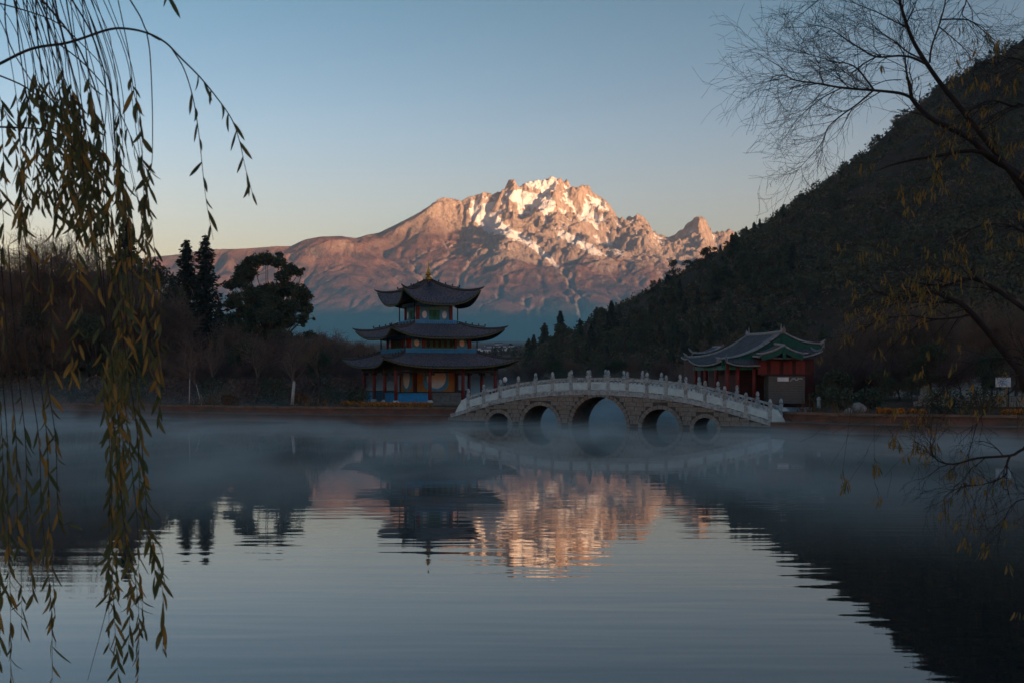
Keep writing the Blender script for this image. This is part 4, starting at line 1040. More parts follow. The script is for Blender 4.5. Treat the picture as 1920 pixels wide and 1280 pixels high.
# ------------------------------------------------------------------ hill on the right
HILLP = [(3000, -330, .33), (2600, -230, .34), (2250, -110, .36), (2050, -20, .37), (1920, 62, .38), (1880, 92, .385), (1840, 116, .39), (1800, 146, .395), (1760, 171, .40), (1720, 215, .405), (1680, 252, .41), (1640, 286, .415),
         (1600, 307, .42), (1560, 338, .43), (1500, 373, .445), (1450, 408, .455), (1400, 443, .47), (1350, 478, .485), (1300, 513, .5), (1270, 540, .51), (1220, 566, .53), (1180, 588, .545), (1140, 605, .56),
         (1100, 622, .58), (1060, 636, .6), (1000, 652, .62), (940, 658, .65), (880, 664, .7)]
hx = np.arange(-60, 620, 3.0); hy = np.arange(120, 960, 3.6)
HX, HY = np.meshgrid(hx, hy, indexing='ij'); HX = HX.astype(np.float32); HY = HY.astype(np.float32)
_wx = gnoise(HX/60, HY/60, 401)*9; _wy = gnoise(HX/60, HY/60, 402)*9
HH = ridge_height(HX, HY, [(HILLP,)], 0.50, 0.46, 80)
_HB = HH.copy()
HH = HH + (ridged((HX+_wx)/85, (HY+_wy)/85, 411, 4)-0.45)*np.clip(HH/40, 0, 1)*5.0 + fbm(HX/22, HY/22, 421, 4)*1.1*np.clip(HH/12, 0, 1)
HH = np.where(HH < -3, -3, HH)
def hill_z(x, y):
    fx_, fy_ = (x-hx[0])/3.0, (y-hy[0])/3.6
    if fx_ < 0 or fy_ < 0 or fx_ > len(hx)-2 or fy_ > len(hy)-2: return -99.0
    i, j = int(fx_), int(fy_); a, b = fx_-i, fy_-j
    return float((HH[i, j]*(1-a)+HH[i+1, j]*a)*(1-b)+(HH[i, j+1]*(1-a)+HH[i+1, j+1]*a)*b)
def gz(x, y):
    return max(float(ground_z(np.array([[x]], dtype=np.float32), np.array([[y]], dtype=np.float32))[0, 0]), hill_z(x, y))
a_, b_ = HX.shape; I_ = np.arange(a_*b_).reshape(a_, b_)
F_ = np.stack([I_[:-1, :-1], I_[1:, :-1], I_[1:, 1:], I_[:-1, 1:]], -1).reshape(-1, 4)
M_hill = mat('hill_scrub_ground', (0.0518, 0.0405, 0.0292), (0.0292, 0.0338, 0.0225), 0.12, rough=0.95, bump=0.6, bscale=0.6, spec=0.1, c3=(0.0698, 0.0518, 0.0382), s3=0.04)
tag(link('forest_hill', np_mesh('forest_hill', np.stack([HX, HY, HH], -1).reshape(-1, 3), F_, M_hill, True)), 'dark steep wooded hillside rising on the right', 'hill', kind='structure')

# ------------------------------------------------------------------ vegetation
M_bark = mat('bark', (0.0950, 0.0760, 0.0627), (0.0456, 0.0380, 0.0342), 6, rough=0.95, bump=0.02, stretch=(1, 1, 0.3))
M_bark_r = mat('reddish_bark', (0.0468, 0.0378, 0.0346), (0.0203, 0.0180, 0.0182), 9, rough=0.9, bump=0.008, stretch=(1, 1, 0.4))
M_twig = mat('brown_twigs', (0.2503, 0.1843, 0.1422), (0.1453, 0.1184, 0.0995), 0.6, rough=0.95, spec=0.1)
M_twig_r = mat('plum_red_twigs', (0.1901, 0.1322, 0.1176), (0.1037, 0.0856, 0.0840), 0.6, rough=0.95, spec=0.1)
M_fir = mat('fir_needles', (0.0528, 0.0816, 0.0624), (0.0288, 0.0480, 0.0432), 0.9, rough=0.9, spec=0.15)
M_leafd = mat('dark_evergreen_leaves', (0.0873, 0.1222, 0.0698), (0.0437, 0.0698, 0.0494), 0.7, rough=0.8, spec=0.25)
M_scrub = mat('olive_scrub_leaves', (0.1144, 0.1144, 0.0629), (0.0572, 0.0744, 0.0486), 0.35, rough=0.9, spec=0.15)
M_dry = mat('dry_leaves', (0.1590, 0.0972, 0.0449), (0.0842, 0.0598, 0.0374), 0.8, rough=0.9, spec=0.1)
M_lime = mat('limewash', (0.55, 0.55, 0.53), (0.40, 0.40, 0.38), 6, rough=0.9)

def frusta(P0, P1, R0, R1, k=3):
    P0 = np.asarray(P0, float); P1 = np.asarray(P1, float); n = len(P0)
    d = P1-P0; L = np.linalg.norm(d, axis=1, keepdims=True)+1e-9; d = d/L
    ref = np.where(np.abs(d[:, 2:3]) > .9, np.array([[1.0, 0, 0]]), np.array([[0, 0, 1.0]]))
    a = np.cross(d, ref); a /= np.linalg.norm(a, axis=1, keepdims=True)+1e-9; b = np.cross(d, a)
    th = 2*np.pi*np.arange(k)/k
    ring = a[:, None]*np.cos(th)[None, :, None]+b[:, None]*np.sin(th)[None, :, None]
    V = np.concatenate([P0[:, None]+ring*np.asarray(R0)[:, None, None], P1[:, None]+ring*np.asarray(R1)[:, None, None]], 1).reshape(-1, 3)
    base = (np.arange(n)*2*k)[:, None]; i = np.arange(k); j = (i+1) % k
    F = np.stack([base+i, base+j, base+k+j, base+k+i], -1).reshape(-1, 4)
    return V, F

def leaf_quads(C, size, rng, aspect=0.5, dirs=None, spread=1.0):
    """One small four-cornered leaf at every point of C."""
    n = len(C); d = rng.randn(n, 3) if dirs is None else np.asarray(dirs)+rng.randn(n, 3)*spread
    d /= np.linalg.norm(d, axis=1, keepdims=True)+1e-9
    q = np.cross(d, rng.randn(n, 3)); q /= np.linalg.norm(q, axis=1, keepdims=True)+1e-9
    s = (size*(0.6+0.8*rng.rand(n)))[:, None]
    V = np.stack([C-d*s*.5, C+q*s*aspect*.5, C+d*s*.5, C-q*s*aspect*.5], 1).reshape(-1, 3)
    return V, np.arange(n*4).reshape(n, 4)

def grow(rng, pos, d, L, r, lvl, maxl, out, cfg):
    """Recursive limb: out collects (p0, p1, r0, r1, level)."""
    n = cfg.get('n', 4); p = np.array(pos, float); d = np.array(d, float); d /= np.linalg.norm(d)
    for i in range(n):
        d = d + rng.randn(3)*cfg['wob']+np.array([0, 0, cfg['up'][min(lvl, len(cfg['up'])-1)]])
        d /= np.linalg.norm(d)
        q = p+d*L/n; r1 = r*(1-0.55*(i+1)/n); r0 = r*(1-0.55*i/n)
        out.append((p, q, r0, r1, lvl)); p = q
        if lvl < maxl:
            kids = cfg['kids'][min(lvl, len(cfg['kids'])-1)]
            if i >= cfg.get('first', 1) or lvl > 0:
                for _ in range(kids if rng.rand() < .85 else max(0, kids-1)):
                    s = rng.randn(3); s -= d*s.dot(d); s /= np.linalg.norm(s)+1e-9
                    w = cfg['split']*(0.7+0.6*rng.rand())
                    grow(rng, p, d*math.cos(w)+s*math.sin(w), L*cfg['len']*(0.7+0.6*rng.rand()), r1*cfg.get('rr', .62), lvl+1, maxl, out, cfg)

def seg_mesh(name, segs, m, k, lo, hi):
    S = [s for s in segs if lo <= s[4] <= hi]
    V, F = frusta([s[0] for s in S], [s[1] for s in S], [s[2] for s in S], [s[3] for s in S], k)
    return np_mesh(name, V, F, m, True)

def proto_bare(seed, h, m, spread=0.75, dense=3, leaves=0, leafmat=None, twig=0.010, lean=0):
    """A bare or half-bare tree: trunk part, limb part, twig crown part."""
    rng = np.random.RandomState(seed); out = []
    nst = rng.randint(1, 3)
    for k in range(nst):
        grow(rng, (rng.uniform(-.2, .2)*k, rng.uniform(-.2, .2)*k, 0), (rng.uniform(-.2, .2)+lean, rng.uniform(-.2, .2), 1), h*0.50, h*0.017, 0, 4, out,
             dict(n=4, wob=.16, up=(.10, .07, .05, .03), kids=(dense, dense, dense-1, dense-1), split=spread, len=.60, first=1, rr=.60))
    zmax = max(s[1][2] for s in out); k = h/zmax
    out = [(np.array(a)*k, np.array(b)*k, r0*k, r1*k, l) for a, b, r0, r1, l in out]
    out = [(a, b, max(r0, twig), max(r1, twig*.7), l) for a, b, r0, r1, l in out]
    parts = [('trunk', seg_mesh('trunk', out, M_bark, 6, 0, 1)), ('crown', seg_mesh('crown', out, m, 3, 2, 4))]
    if leaves:
        tips = np.array([s[1] for s in out if s[4] >= 3]); C = tips[rng.randint(len(tips), size=leaves)]+rng.randn(leaves, 3)*.16
        V, F = leaf_quads(C, 0.15, rng, .5); parts.append(('leaves', np_mesh('leaves', V, F, leafmat, False)))
    return parts

def proto_fir(seed, h, wid, m=None, cell=0.34):
    rng = np.random.RandomState(seed); P0 = []; P1 = []; R0 = []; R1 = []; C = []; D = []
    z = h*0.10
    while z < h*0.985:
        t = z/h; L = wid*(1-t)**0.85*(0.62+0.62*rng.rand())+0.12
        nb = rng.randint(5, 9); ph = rng.rand()*6.28
        for k in range(nb):
            a = ph+k*2*math.pi/nb+rng.randn()*.15; l = L*(0.7+.45*rng.rand())
            if rng.rand() < .08: continue
            droop = -0.10-0.30*(1-t); o = np.array([math.cos(a), math.sin(a), 0])
            pts = [np.array([0, 0, z])+o*l*s+np.array([0, 0, droop*l*s+0.30*l*s*s]) for s in (0, .35, .7, 1)]
            for i in range(3): P0.append(pts[i]); P1.append(pts[i+1]); R0.append(.03*(1-i/4)); R1.append(.03*(1-(i+1)/4))
            n = max(5, int(l/cell*13))
            for q in range(n):
                s = (q+rng.rand())/n; c = np.array([0, 0, z])+o*l*s+np.array([0, 0, droop*l*s+0.30*l*s*s])
                sd = np.array([-math.sin(a), math.cos(a), 0])*rng.choice([-1, 1])*(1-s*.6)*l*.28*rng.rand()
                C.append(c+sd+np.array([0, 0, rng.uniform(-.30, .14)])); D.append(o+sd*1.2+np.array([0, 0, -.4]))
        z += h*0.018+0.08
    V, F = frusta([(0, 0, 0), (0, 0, h*.5)]+P0, [(0, 0, h*.5), (0, 0, h)]+P1, [h*.014, h*.009]+R0, [h*.009, .015]+R1, 4)
    Vl, Fl = leaf_quads(np.array(C), cell, rng, .42, np.array(D), .5)
    return [('trunk', np_mesh('trunk', V, F, M_bark, True)), ('crown', np_mesh('crown', Vl, Fl, m or M_fir, False))]

def proto_clumps(seed, clumps, trunk, m, leaf=0.22, dens=260, shell=0.5, limbs=True):
    """Broad-leaved crown: leaf clumps on limbs that reach from the trunk."""
    rng = np.random.RandomState(seed); C = []; P0 = []; P1 = []; R0 = []; R1 = []
    th = np.array(trunk, float)
    for x, y, z, r in clumps:
        n = int(dens*r*r*2.2)+12
        d = rng.randn(n, 3); d /= np.linalg.norm(d, axis=1, keepdims=True)
        rr_ = r*(shell+(1-shell)*rng.rand(n, 1)**.6)*(1+.25*np.sin(5*d[:, :1]+seed)*np.cos(4*d[:, 1:2]))
        C.append(np.array([x, y, z])+d*rr_*np.array([1, 1, .72]))
        if limbs:
            a = th*np.array([1, 1, rng.uniform(.45, 1.0)]); e = np.array([x, y, z-.2*r]); mid = (a+e)/2+np.array([0, 0, -.12*np.linalg.norm(e-a)])+rng.randn(3)*.15
            P0 += [a, mid]; P1 += [mid, e]; R0 += [.10, .06]; R1 += [.06, .025]
            for _ in range(5):
                f = e+rng.randn(3)*r*.7; P0.append(e); P1.append(f); R0.append(.03); R1.append(.01)
    C = np.concatenate(C)
    V, F = frusta([(0, 0, 0), th*.5]+P0, [th*.5, th]+P1, [.26*th[2]/6, .2*th[2]/6]+R0, [.2*th[2]/6, .13*th[2]/6]+R1, 5)
    Vl, Fl = leaf_quads(C, leaf, rng, .55)
    return [('trunk', np_mesh('trunk', V, F, M_bark, True)), ('crown', np_mesh('crown', Vl, Fl, m, False))]

def put(parts, name, loc, h=None, h0=1.0, rz=0.0, label=None, cat='tree', group=None, sx=1.0):
    root = empty(name, loc, rz); s = (h/h0) if h else 1.0; root.scale = (s*sx, s*sx, s)
    tag(root, label, cat, group)
    for nm, me in parts:
        o = link(nm, me, root)
    return root

TR = random.Random(12)
def at_ground(px, d):
    x = (px-960)/FPX*d; return x, d, gz(x, d)
def h_to(px, py, d, g): return CH+(HZ-py)/FPX*d-g

FIR = [proto_fir(1, 20, 4.0, cell=.38), proto_fir(2, 20, 3.6, cell=.38), proto_fir(3, 20, 4.6, cell=.42)]
BARE_T = [proto_bare(s, 14, M_twig, .62, 3, 900, M_dry, .013) for s in (11, 12)]
BARE_B = [proto_bare(s, 8, M_twig, .85, 3, 700, M_dry, .011) for s in (21, 22, 24)]
BARE_R = [proto_bare(s, 7, M_twig_r, .95, 3, 250, M_dry, .011) for s in (31, 32)]
def rand_clumps(seed, h, w, n):
    r = random.Random(seed); out = []
    for k in range(n):
        t = r.random(); z = h*(.30+.66*t); rad = w*math.sqrt(max(0.05, 1-((t-.35)/.70)**2)); a = r.uniform(0, 6.28); q = rad*math.sqrt(r.random())
        out.append((q*math.cos(a), q*math.sin(a), z, h*r.uniform(.09, .15)))
    return out
EVER = [proto_clumps(s, rand_clumps(s, 8, 2.6, 22), (0, 0, 4.5), M_leafd, .20, 190) for s in (41, 42)]

# the tall firs and the dark broad tree behind the left bank
for px, py, d, k, sx, lab in ((238, 411, 122, 2, 1.25, 'broad pointed fir left of the pair of slim firs'), (350, 446, 136, 0, 1.35, 'slim tall fir, left one of the close pair'), (385, 437, 134, 1, 1.4, 'slim tall fir, right and taller one of the close pair'),
                              (322, 520, 118, 2, .9, 'lower dark fir in front of the pair of slim firs'), (411, 560, 120, 0, 1.2, 'short dark fir at the foot of the slim pair')):
    x, y, z = at_ground(px, d); put(FIR[k], 'fir_tree', (x, y, z-.1), h_to(px, py, d, z), 20, TR.uniform(0, 6), lab, 'tree', 'firs behind the left bank', sx)
def big_tree():
    d0 = 130.0; x, y, z = at_ground(505, d0); sc_ = d0/FPX; rr = random.Random(3); cl = []
    for a, b, r in ((500, 486, 16), (478, 492, 17), (522, 492, 15), (545, 505, 14), (560, 512, 9), (458, 506, 14), (445, 522, 15), (436, 536, 12), (470, 512, 14), (534, 520, 15), (455, 532, 13), (556, 545, 20), (572, 556, 14), (540, 540, 17), (520, 545, 20),
                    (495, 545, 22), (474, 556, 20), (512, 566, 22), (566, 575, 16), (548, 575, 20), (446, 560, 13), (438, 572, 11), (458, 585, 19), (482, 585, 22), (510, 592, 24), (540, 600, 20), (574, 596, 10), (570, 604, 8), (470, 615, 22), (500, 625, 26), (530, 632, 20), (455, 640, 20), (485, 655, 26), (525, 660, 20), (440, 602, 18), (436, 626, 16), (576, 628, 12), (562, 642, 18), (446, 658, 20), (566, 664, 16)):
        cl.append(((a-505)*sc_, rr.uniform(-1, 1)*(2.2 if b > 520 else 1.0), CH+(HZ-b)*sc_-z, r*sc_*1.1))
        for _ in range(2):
            a2, b2 = a+rr.gauss(0, r*.75), b+rr.gauss(0, r*.7)
            if b > 525 or rr.random() < .4: cl.append(((a2-505)*sc_, rr.uniform(-1, 1)*2.0, CH+(HZ-b2)*sc_-z, r*sc_*rr.uniform(.35, .65)))
    put(proto_clumps(7, cl, (0, 0, 9.5), M_leafd, .25, 430, .25), 'broad_tree', (x, y, z), None, 1, 0, 'large dark round-crowned tree with branches showing through its top', 'tree')
big_tree()

left = [(-60, 430, 90, 'T'), (22, 418, 89, 'T'), (92, 402, 93, 'T'), (150, 428, 90, 'T'), (60, 470, 100, 'T'), (196, 470, 96, 'T'),
        (215, 515, 96, 'B'), (268, 505, 100, 'B'), (318, 548, 98, 'B'), (300, 490, 128, 'E'), (430, 620, 104, 'E'), (372, 606, 97, 'R'), (432, 588, 99, 'B'), (486, 600, 98, 'R'), (545, 596, 102, 'B'), (588, 612, 104, 'B'), (622, 622, 108, 'B'), (650, 634, 112, 'B'), (690, 640, 116, 'B'), (612, 606, 125, 'B'),
        (10, 560, 84, 'B'), (70, 570, 86, 'E'), (128, 545, 86, 'B'), (180, 590, 85, 'E'), (250, 640, 84, 'E'), (300, 655, 82, 'B'), (345, 640, 86, 'R'), (398, 655, 84, 'R'), (452, 640, 86, 'E'), (505, 640, 85, 'R'), (548, 650, 86, 'R'), (596, 655, 88, 'E'), (640, 664, 90, 'R'), (676, 660, 97, 'R'), (-30, 590, 84, 'E'), (-90, 500, 92, 'E'),
        (605, 622, 150, 'B'), (640, 630, 165, 'B'), (668, 626, 170, 'B'), (700, 632, 175, 'B'), (735, 634, 180, 'R'), (770, 636, 185, 'B'), (685, 644, 140, 'R'), (720, 648, 130, 'R')]
NAMES = {'T': ('bare_tree', 'tall half-bare brown tree against the sky on the far left bank', 'tall bare trees at the left'), 'B': ('bare_tree', 'leafless brown tree in the thicket on the far bank', 'brown trees in the lakeside thicket'),
         'R': ('plum_tree', 'bushy reddish-brown leafless tree in the lakeside thicket', 'reddish trees in the lakeside thicket'), 'E': ('evergreen_tree', 'dark rounded evergreen in the lakeside thicket', 'evergreens in the lakeside thicket')}
PRO = {'T': (BARE_T, 14), 'B': (BARE_B, 8), 'R': (BARE_R, 7), 'E': (EVER, 8.2)}
right = [(1290, 640, 98, 'B'), (1345, 622, 104, 'B'), (1405, 606, 112, 'B'), (1236, 652, 110, 'R'), (1185, 656, 116, 'B'), (1125, 658, 118, 'R'), (1066, 662, 121, 'B'), (1010, 660, 123, 'R'), (965, 664, 118, 'B'), (930, 676, 110, 'R'), (1150, 668, 108, 'E'), (1270, 672, 104, 'R'), (1040, 672, 112, 'E'), (905, 676, 106, 'B'),
         (1545, 600, 92, 'R'), (1590, 590, 90, 'B'), (1640, 575, 92, 'T'), (1668, 540, 84, 'T'), (1722, 535, 80, 'T'), (1775, 560, 82, 'T'), (1845, 545, 76, 'T'), (1905, 530, 80, 'T'), (1980, 520, 80, 'T'), (1535, 640, 79, 'R'), (1585, 632, 76, 'R'), (1625, 640, 74, 'R'), (1690, 640, 72, 'R'), (1745, 640, 70, 'E'), (1800, 640, 69, 'R'), (1860, 650, 68, 'E'), (1915, 640, 66, 'R'), (1975, 640, 66, 'E'), (1560, 690, 67, 'E'), (1655, 690, 66, 'E'), (1710, 700, 64, 'E')]
MARK = [(-60, 'at the very edge behind the willow'), (15, 'behind the outermost willow strands'), (80, 'above the lakeside gallery'), (140, 'behind the dense willow tresses'), (190, 'left of the broad pointed fir'), (232, 'below the broad pointed fir'), (280, 'between broad fir and slim firs'),
        (325, 'just left of the slim firs'), (365, 'in front of the slim firs'), (410, 'between slim firs and round-crowned tree'), (455, 'under the left side of the round-crowned tree'), (505, 'below the round-crowned tree'), (548, 'behind the limewashed trunk'), (592, 'right of the round-crowned tree'), (630, 'left of the pavilion'), (670, 'beside the left roof tips of the pavilion'), (700, 'behind the left side of the pavilion'), (735, 'behind the pavilion balcony'), (775, 'directly behind the pavilion'),
        (905, 'right of the pavilion roofs'), (935, 'behind the left end of the bridge'), (965, 'above the left slope of the bridge'), (1010, 'above the second arch'), (1045, 'left of the middle arch'), (1070, 'above the middle arch'), (1125, 'right of the middle arch'), (1150, 'above the crown of the bridge'), (1185, 'above the fourth arch'), (1236, 'left of the hall'), (1275, 'at the left roof tip of the hall'), (1300, 'behind the left roof of the hall'), (1345, 'behind the hall wing'), (1405, 'behind the hall ridge'),
        (1540, 'at the right roof tip of the hall'), (1588, 'above the dark bank shrub'), (1630, 'right of the dark bank shrub'), (1665, 'above the grey boulder'), (1715, 'behind the marigold beds'), (1760, 'beyond the low grey wall'), (1800, 'left of the white sign'), (1850, 'above the white sign'), (1910, 'right of the white sign'), (1978, 'at the far right edge')]
SEEN = {}
for px, py, d, k in left+right:
    P, h0 = PRO[k]; x, y, z = at_ground(px, d); nm, lab, grp = NAMES[k]
    where = min(MARK, key=lambda q: abs(q[0]-px))[1]
    if px > 800: grp = grp.replace('lakeside thicket', 'thicket behind the bridge' if px < 1450 else 'thicket at the right').replace('left', 'right')
    base_ = {'T': 'tall half-bare brown tree', 'B': 'leafless brown tree', 'R': 'bushy reddish-brown tree', 'E': 'dark rounded evergreen'}[k]
    n_ = SEEN.get((base_, where), 0); SEEN[(base_, where)] = n_+1
    lab = ('', 'second ', 'third ', 'fourth ')[min(n_, 3)]+base_+' '+where
    put(TR.choice(P), nm, (x, y, z-.05), h_to(px, py, d, z), h0, TR.uniform(0, 6.28), lab, 'tree', grp, TR.uniform(.85, 1.15))
# limewashed and pale trunks standing at the water's edge
def trunk_tree(px, d, w, hpx, white, lean, label):
    x, y, z = at_ground(px, d); root = empty('young_tree', (x, y, z)); tag(root, label, 'tree')
    h = hpx/FPX*d; m = MB(); m.tube([(0, 0, 0), (lean*.5, 0, h*.5), (lean, 0, h)], [w, w*.8, w*.7], 8); m.build('trunk', M_lime if white else M_bark, root)
    rng = np.random.RandomState(int(px)); out = []
    for k in range(4): grow(rng, (lean, 0, h*.98), (rng.randn()*.5, rng.randn()*.5, 1), 1.6, w*.5, 1, 3, out, dict(n=3, wob=.15, up=(.1, .08, .05), kids=(2, 2, 2), split=.7, len=.6, rr=.6))
    out = [(a, b, max(r0, .012), max(r1, .009), l) for a, b, r0, r1, l in out]
    o = link('crown', seg_mesh('crown', out, M_twig, 3, 0, 4), root)
trunk_tree(548, 75.5, .13, 44, True, .12, 'tree with a thick limewashed white trunk near the water')
trunk_tree(355, 74.5, .045, 62, True, .03, 'tree with a very thin pale upright trunk at the water')
trunk_tree(378, 74.0, .03, 40, True, -.35, 'thin pale leaning sapling beside the upright pale trunk')
trunk_tree(393, 76, .05, 52, False, .2, 'dark leaning young tree behind the pale saplings')
trunk_tree(480, 77, .07, 50, False, .1, 'dark slim young tree left of the limewashed trunk')
trunk_tree(600, 78, .09, 48, False, -.1, 'dark young tree between limewashed trunk and pavilion')

# trees on the hillside, one by one along its crest and face, then scrub over the rest
HT = [proto_clumps(s, rand_clumps(s, 6, 1.9, 13), (0, 0, 3.2), M_leafd, .34, 60, .4) for s in (51, 52, 53)] + [proto_fir(54, 7, 1.5, M_fir, .5), proto_fir(55, 7, 1.9, M_leafd, .55)]
hr_ = random.Random(77)
crest = [(a, b, c*1000) for a, b, c in HILLP if -200 < b]
def hill_tree(px, d, h, k, label, grp):
    x = (px-960)/FPX*d; z = gz(x, d); put(HT[k], 'hillside_tree', (x, d, z-.15), h, 6 if k < 3 else 7, hr_.uniform(0, 6.28), label, 'tree', grp, hr_.uniform(.85, 1.25))
for px, d, h, k, lab in ((1265, 500, 13.0, 0, 'largest round tree standing out on the hill crest against the mountain'), (1241, 512, 8.0, 3, 'small pointed conifer just left of the large round crest tree'), (1290, 492, 8.0, 1, 'rounded tree just right of the large crest tree'),
                         (1001, 420, 10.5, 3, 'leftmost of three pointed conifers above the bridge'), (1021, 410, 12.5, 4, 'middle and broadest of three pointed conifers above the bridge'), (1051, 400, 12.5, 3, 'rightmost of three pointed conifers above the bridge')):
    hill_tree(px, d, h, k, lab, None)
for i in range(150):
    t = hr_.random(); k = hr_.randrange(5); px = 900+t*1000
    d = float(np.interp(px, [c[0] for c in crest[::-1]], [c[2] for c in crest[::-1]])) + hr_.uniform(-16, 6)
    sz = hr_.uniform(2.6, 5.6) if px < 1400 else hr_.uniform(1.6, 3.2)
    hill_tree(px, d, sz, k if px < 1450 else hr_.choice((0, 1, 2)), 'small dark tree along the crest of the wooded hill', 'trees along the crest of the hill')
n_ = 0
while n_ < 130:
    px = hr_.uniform(960, 1950); d = hr_.uniform(170, 560); x = (px-960)/FPX*d
    if hill_z(x, d) < 2: continue
    n_ += 1; hill_tree(px, d, hr_.uniform(3.0, 6.5), hr_.choice((0, 1, 2, 2, 3, 4)), 'dark tree on the face of the wooded hill', 'trees on the face of the hill')
n_ = 0
while n_ < 85:
    px = hr_.uniform(960, 1500); d = hr_.uniform(135, 330); x = (px-960)/FPX*d
    if hill_z(x, d) < -1: continue
    n_ += 1; hill_tree(px, d, hr_.uniform(5.0, 9.0), hr_.choice((0, 1, 3, 4, 4)), 'dark tree in the belt at the foot of the wooded hill', 'trees at the foot of the hill')
def scrub(name, n, seed, m, lo, hi, per, size, label):
    rng = np.random.RandomState(seed); C = []
    k = 0
    while k < n:
        px = rng.uniform(880, 2050, n); d = rng.uniform(140, 640, n); x = (px-960)/FPX*d
        fx_, fy_ = (x-hx[0])/3.0, (d-hy[0])/3.6
        ok = (fx_ > 1) & (fy_ > 1) & (fx_ < len(hx)-2) & (fy_ < len(hy)-2)
        i, j = np.clip(fx_, 0, len(hx)-2).astype(int), np.clip(fy_, 0, len(hy)-2).astype(int)
        z = HH[i, j]; ok &= (z > 0.5) & (rng.rand(n) < np.clip(.55+.9*gnoise(x/40, d/40, 9), .08, 1))
        P = np.stack([x, d, z], 1)[ok]; k += len(P)
        r = rng.uniform(lo, hi, len(P)); q = rng.randn(len(P), per, 3); q /= np.linalg.norm(q, axis=2, keepdims=True)
        C.append((P[:, None]+q*r[:, None, None]*(.5+.5*rng.rand(len(P), per, 1))*np.array([1, 1, .8])+np.array([0, 0, .6])*r[:, None, None]).reshape(-1, 3))
    C = np.concatenate(C); V, F = leaf_quads(C, size, rng, .6)
    tag(link(name, np_mesh(name, V, F, m, False)), label, 'scrub', kind='stuff')
scrub('hillside_scrub', 13000, 5, M_scrub, 1.1, 2.7, 24, .85, 'olive and dark scrub covering the wooded hill')
scrub('hillside_brush', 5000, 6, M_twig, .8, 1.9, 18, .65, 'brown leafless brush between the scrub of the hill')

# low brush and reeds along the banks
def bank_brush():
    rng = np.random.RandomState(8); P0 = []; P1 = []
    for a, b in zip(LB[:-1]+RB[:-1], LB[1:]+RB[1:]):
        L = math.dist(a, b); n = int(L*26)
        for k in range(n):
            t = rng.rand(); x = a[0]+(b[0]-a[0])*t; y = a[1]+(b[1]-a[1])*t+1.6+rng.rand()*2.6
            if -9.6 < x < 0 or y < 48: continue
            z = gz(x, y); h = rng.uniform(.15, .55)*(0.4+1.2*max(0, math.sin(x*.9)+.3))
            P0.append((x, y, z-.02)); P1.append((x+rng.randn()*.18, y+rng.randn()*.1, z+h))
    V, F = frusta(P0, P1, np.full(len(P0), .018), np.full(len(P0), .006), 3)
    tag(link('bank_grass', np_mesh('bank_grass', V, F, M_dry, False)), 'dry winter grass and stalks along the top of the banks', 'grass', kind='stuff')
bank_brush()
# ------------------------------------------------------------------ smaller things on the banks
def flower_bed(px0, px1, d0, d1, label, n=420):
    rng = np.random.RandomState(int(px0)+500); t = rng.rand(n); a = W(px0, HZ, d0); b = W(px1, HZ, d1)
    x = a.x+(b.x-a.x)*t; y = a.y+(b.y-a.y)*t+rng.uniform(-.35, .35, n); z = np.array([gz(p, q) for p, q in zip(x, y)])+rng.uniform(.10, .34, n)
    root = empty('flower_bed', ((a.x+b.x)/2, (a.y+b.y)/2, 0.8)); tag(root, label, 'flower bed')
    off = np.array(root.location)
    C = np.repeat(np.stack([x, y, z], 1), 5, 0)+rng.randn(n*5, 3)*.03-off
    V, F = leaf_quads(C, .085, rng, .8); o = link('blossoms', np_mesh('blossoms', V, F, M_flower, False), root); o['kind'] = 'stuff'
    P1 = np.stack([x, y, z], 1)-off; P0 = P1-np.array([0, 0, .25]); V, F = frusta(P0, P1, np.full(n, .02), np.full(n, .012), 3)
    o = link('stems', np_mesh('stems', V, F, M_scrub, False), root); o['kind'] = 'stuff'
flower_bed(690, 812, 68.6, 67.9, 'long bed of orange marigolds below the pavilion')
flower_bed(640, 688, 71.5, 70.5, 'short marigold bed at the left end of the pavilion', 120)
flower_bed(1646, 1694, 56.4, 55.4, 'bright orange marigold bed, left of two on the right bank', 240)
flower_bed(1704, 1734, 55.4, 55.0, 'small orange marigold bed, right of two on the right bank', 130)
flower_bed(1880, 1935, 53.4, 52.8, 'marigold bed at the far right end of the bank', 160)

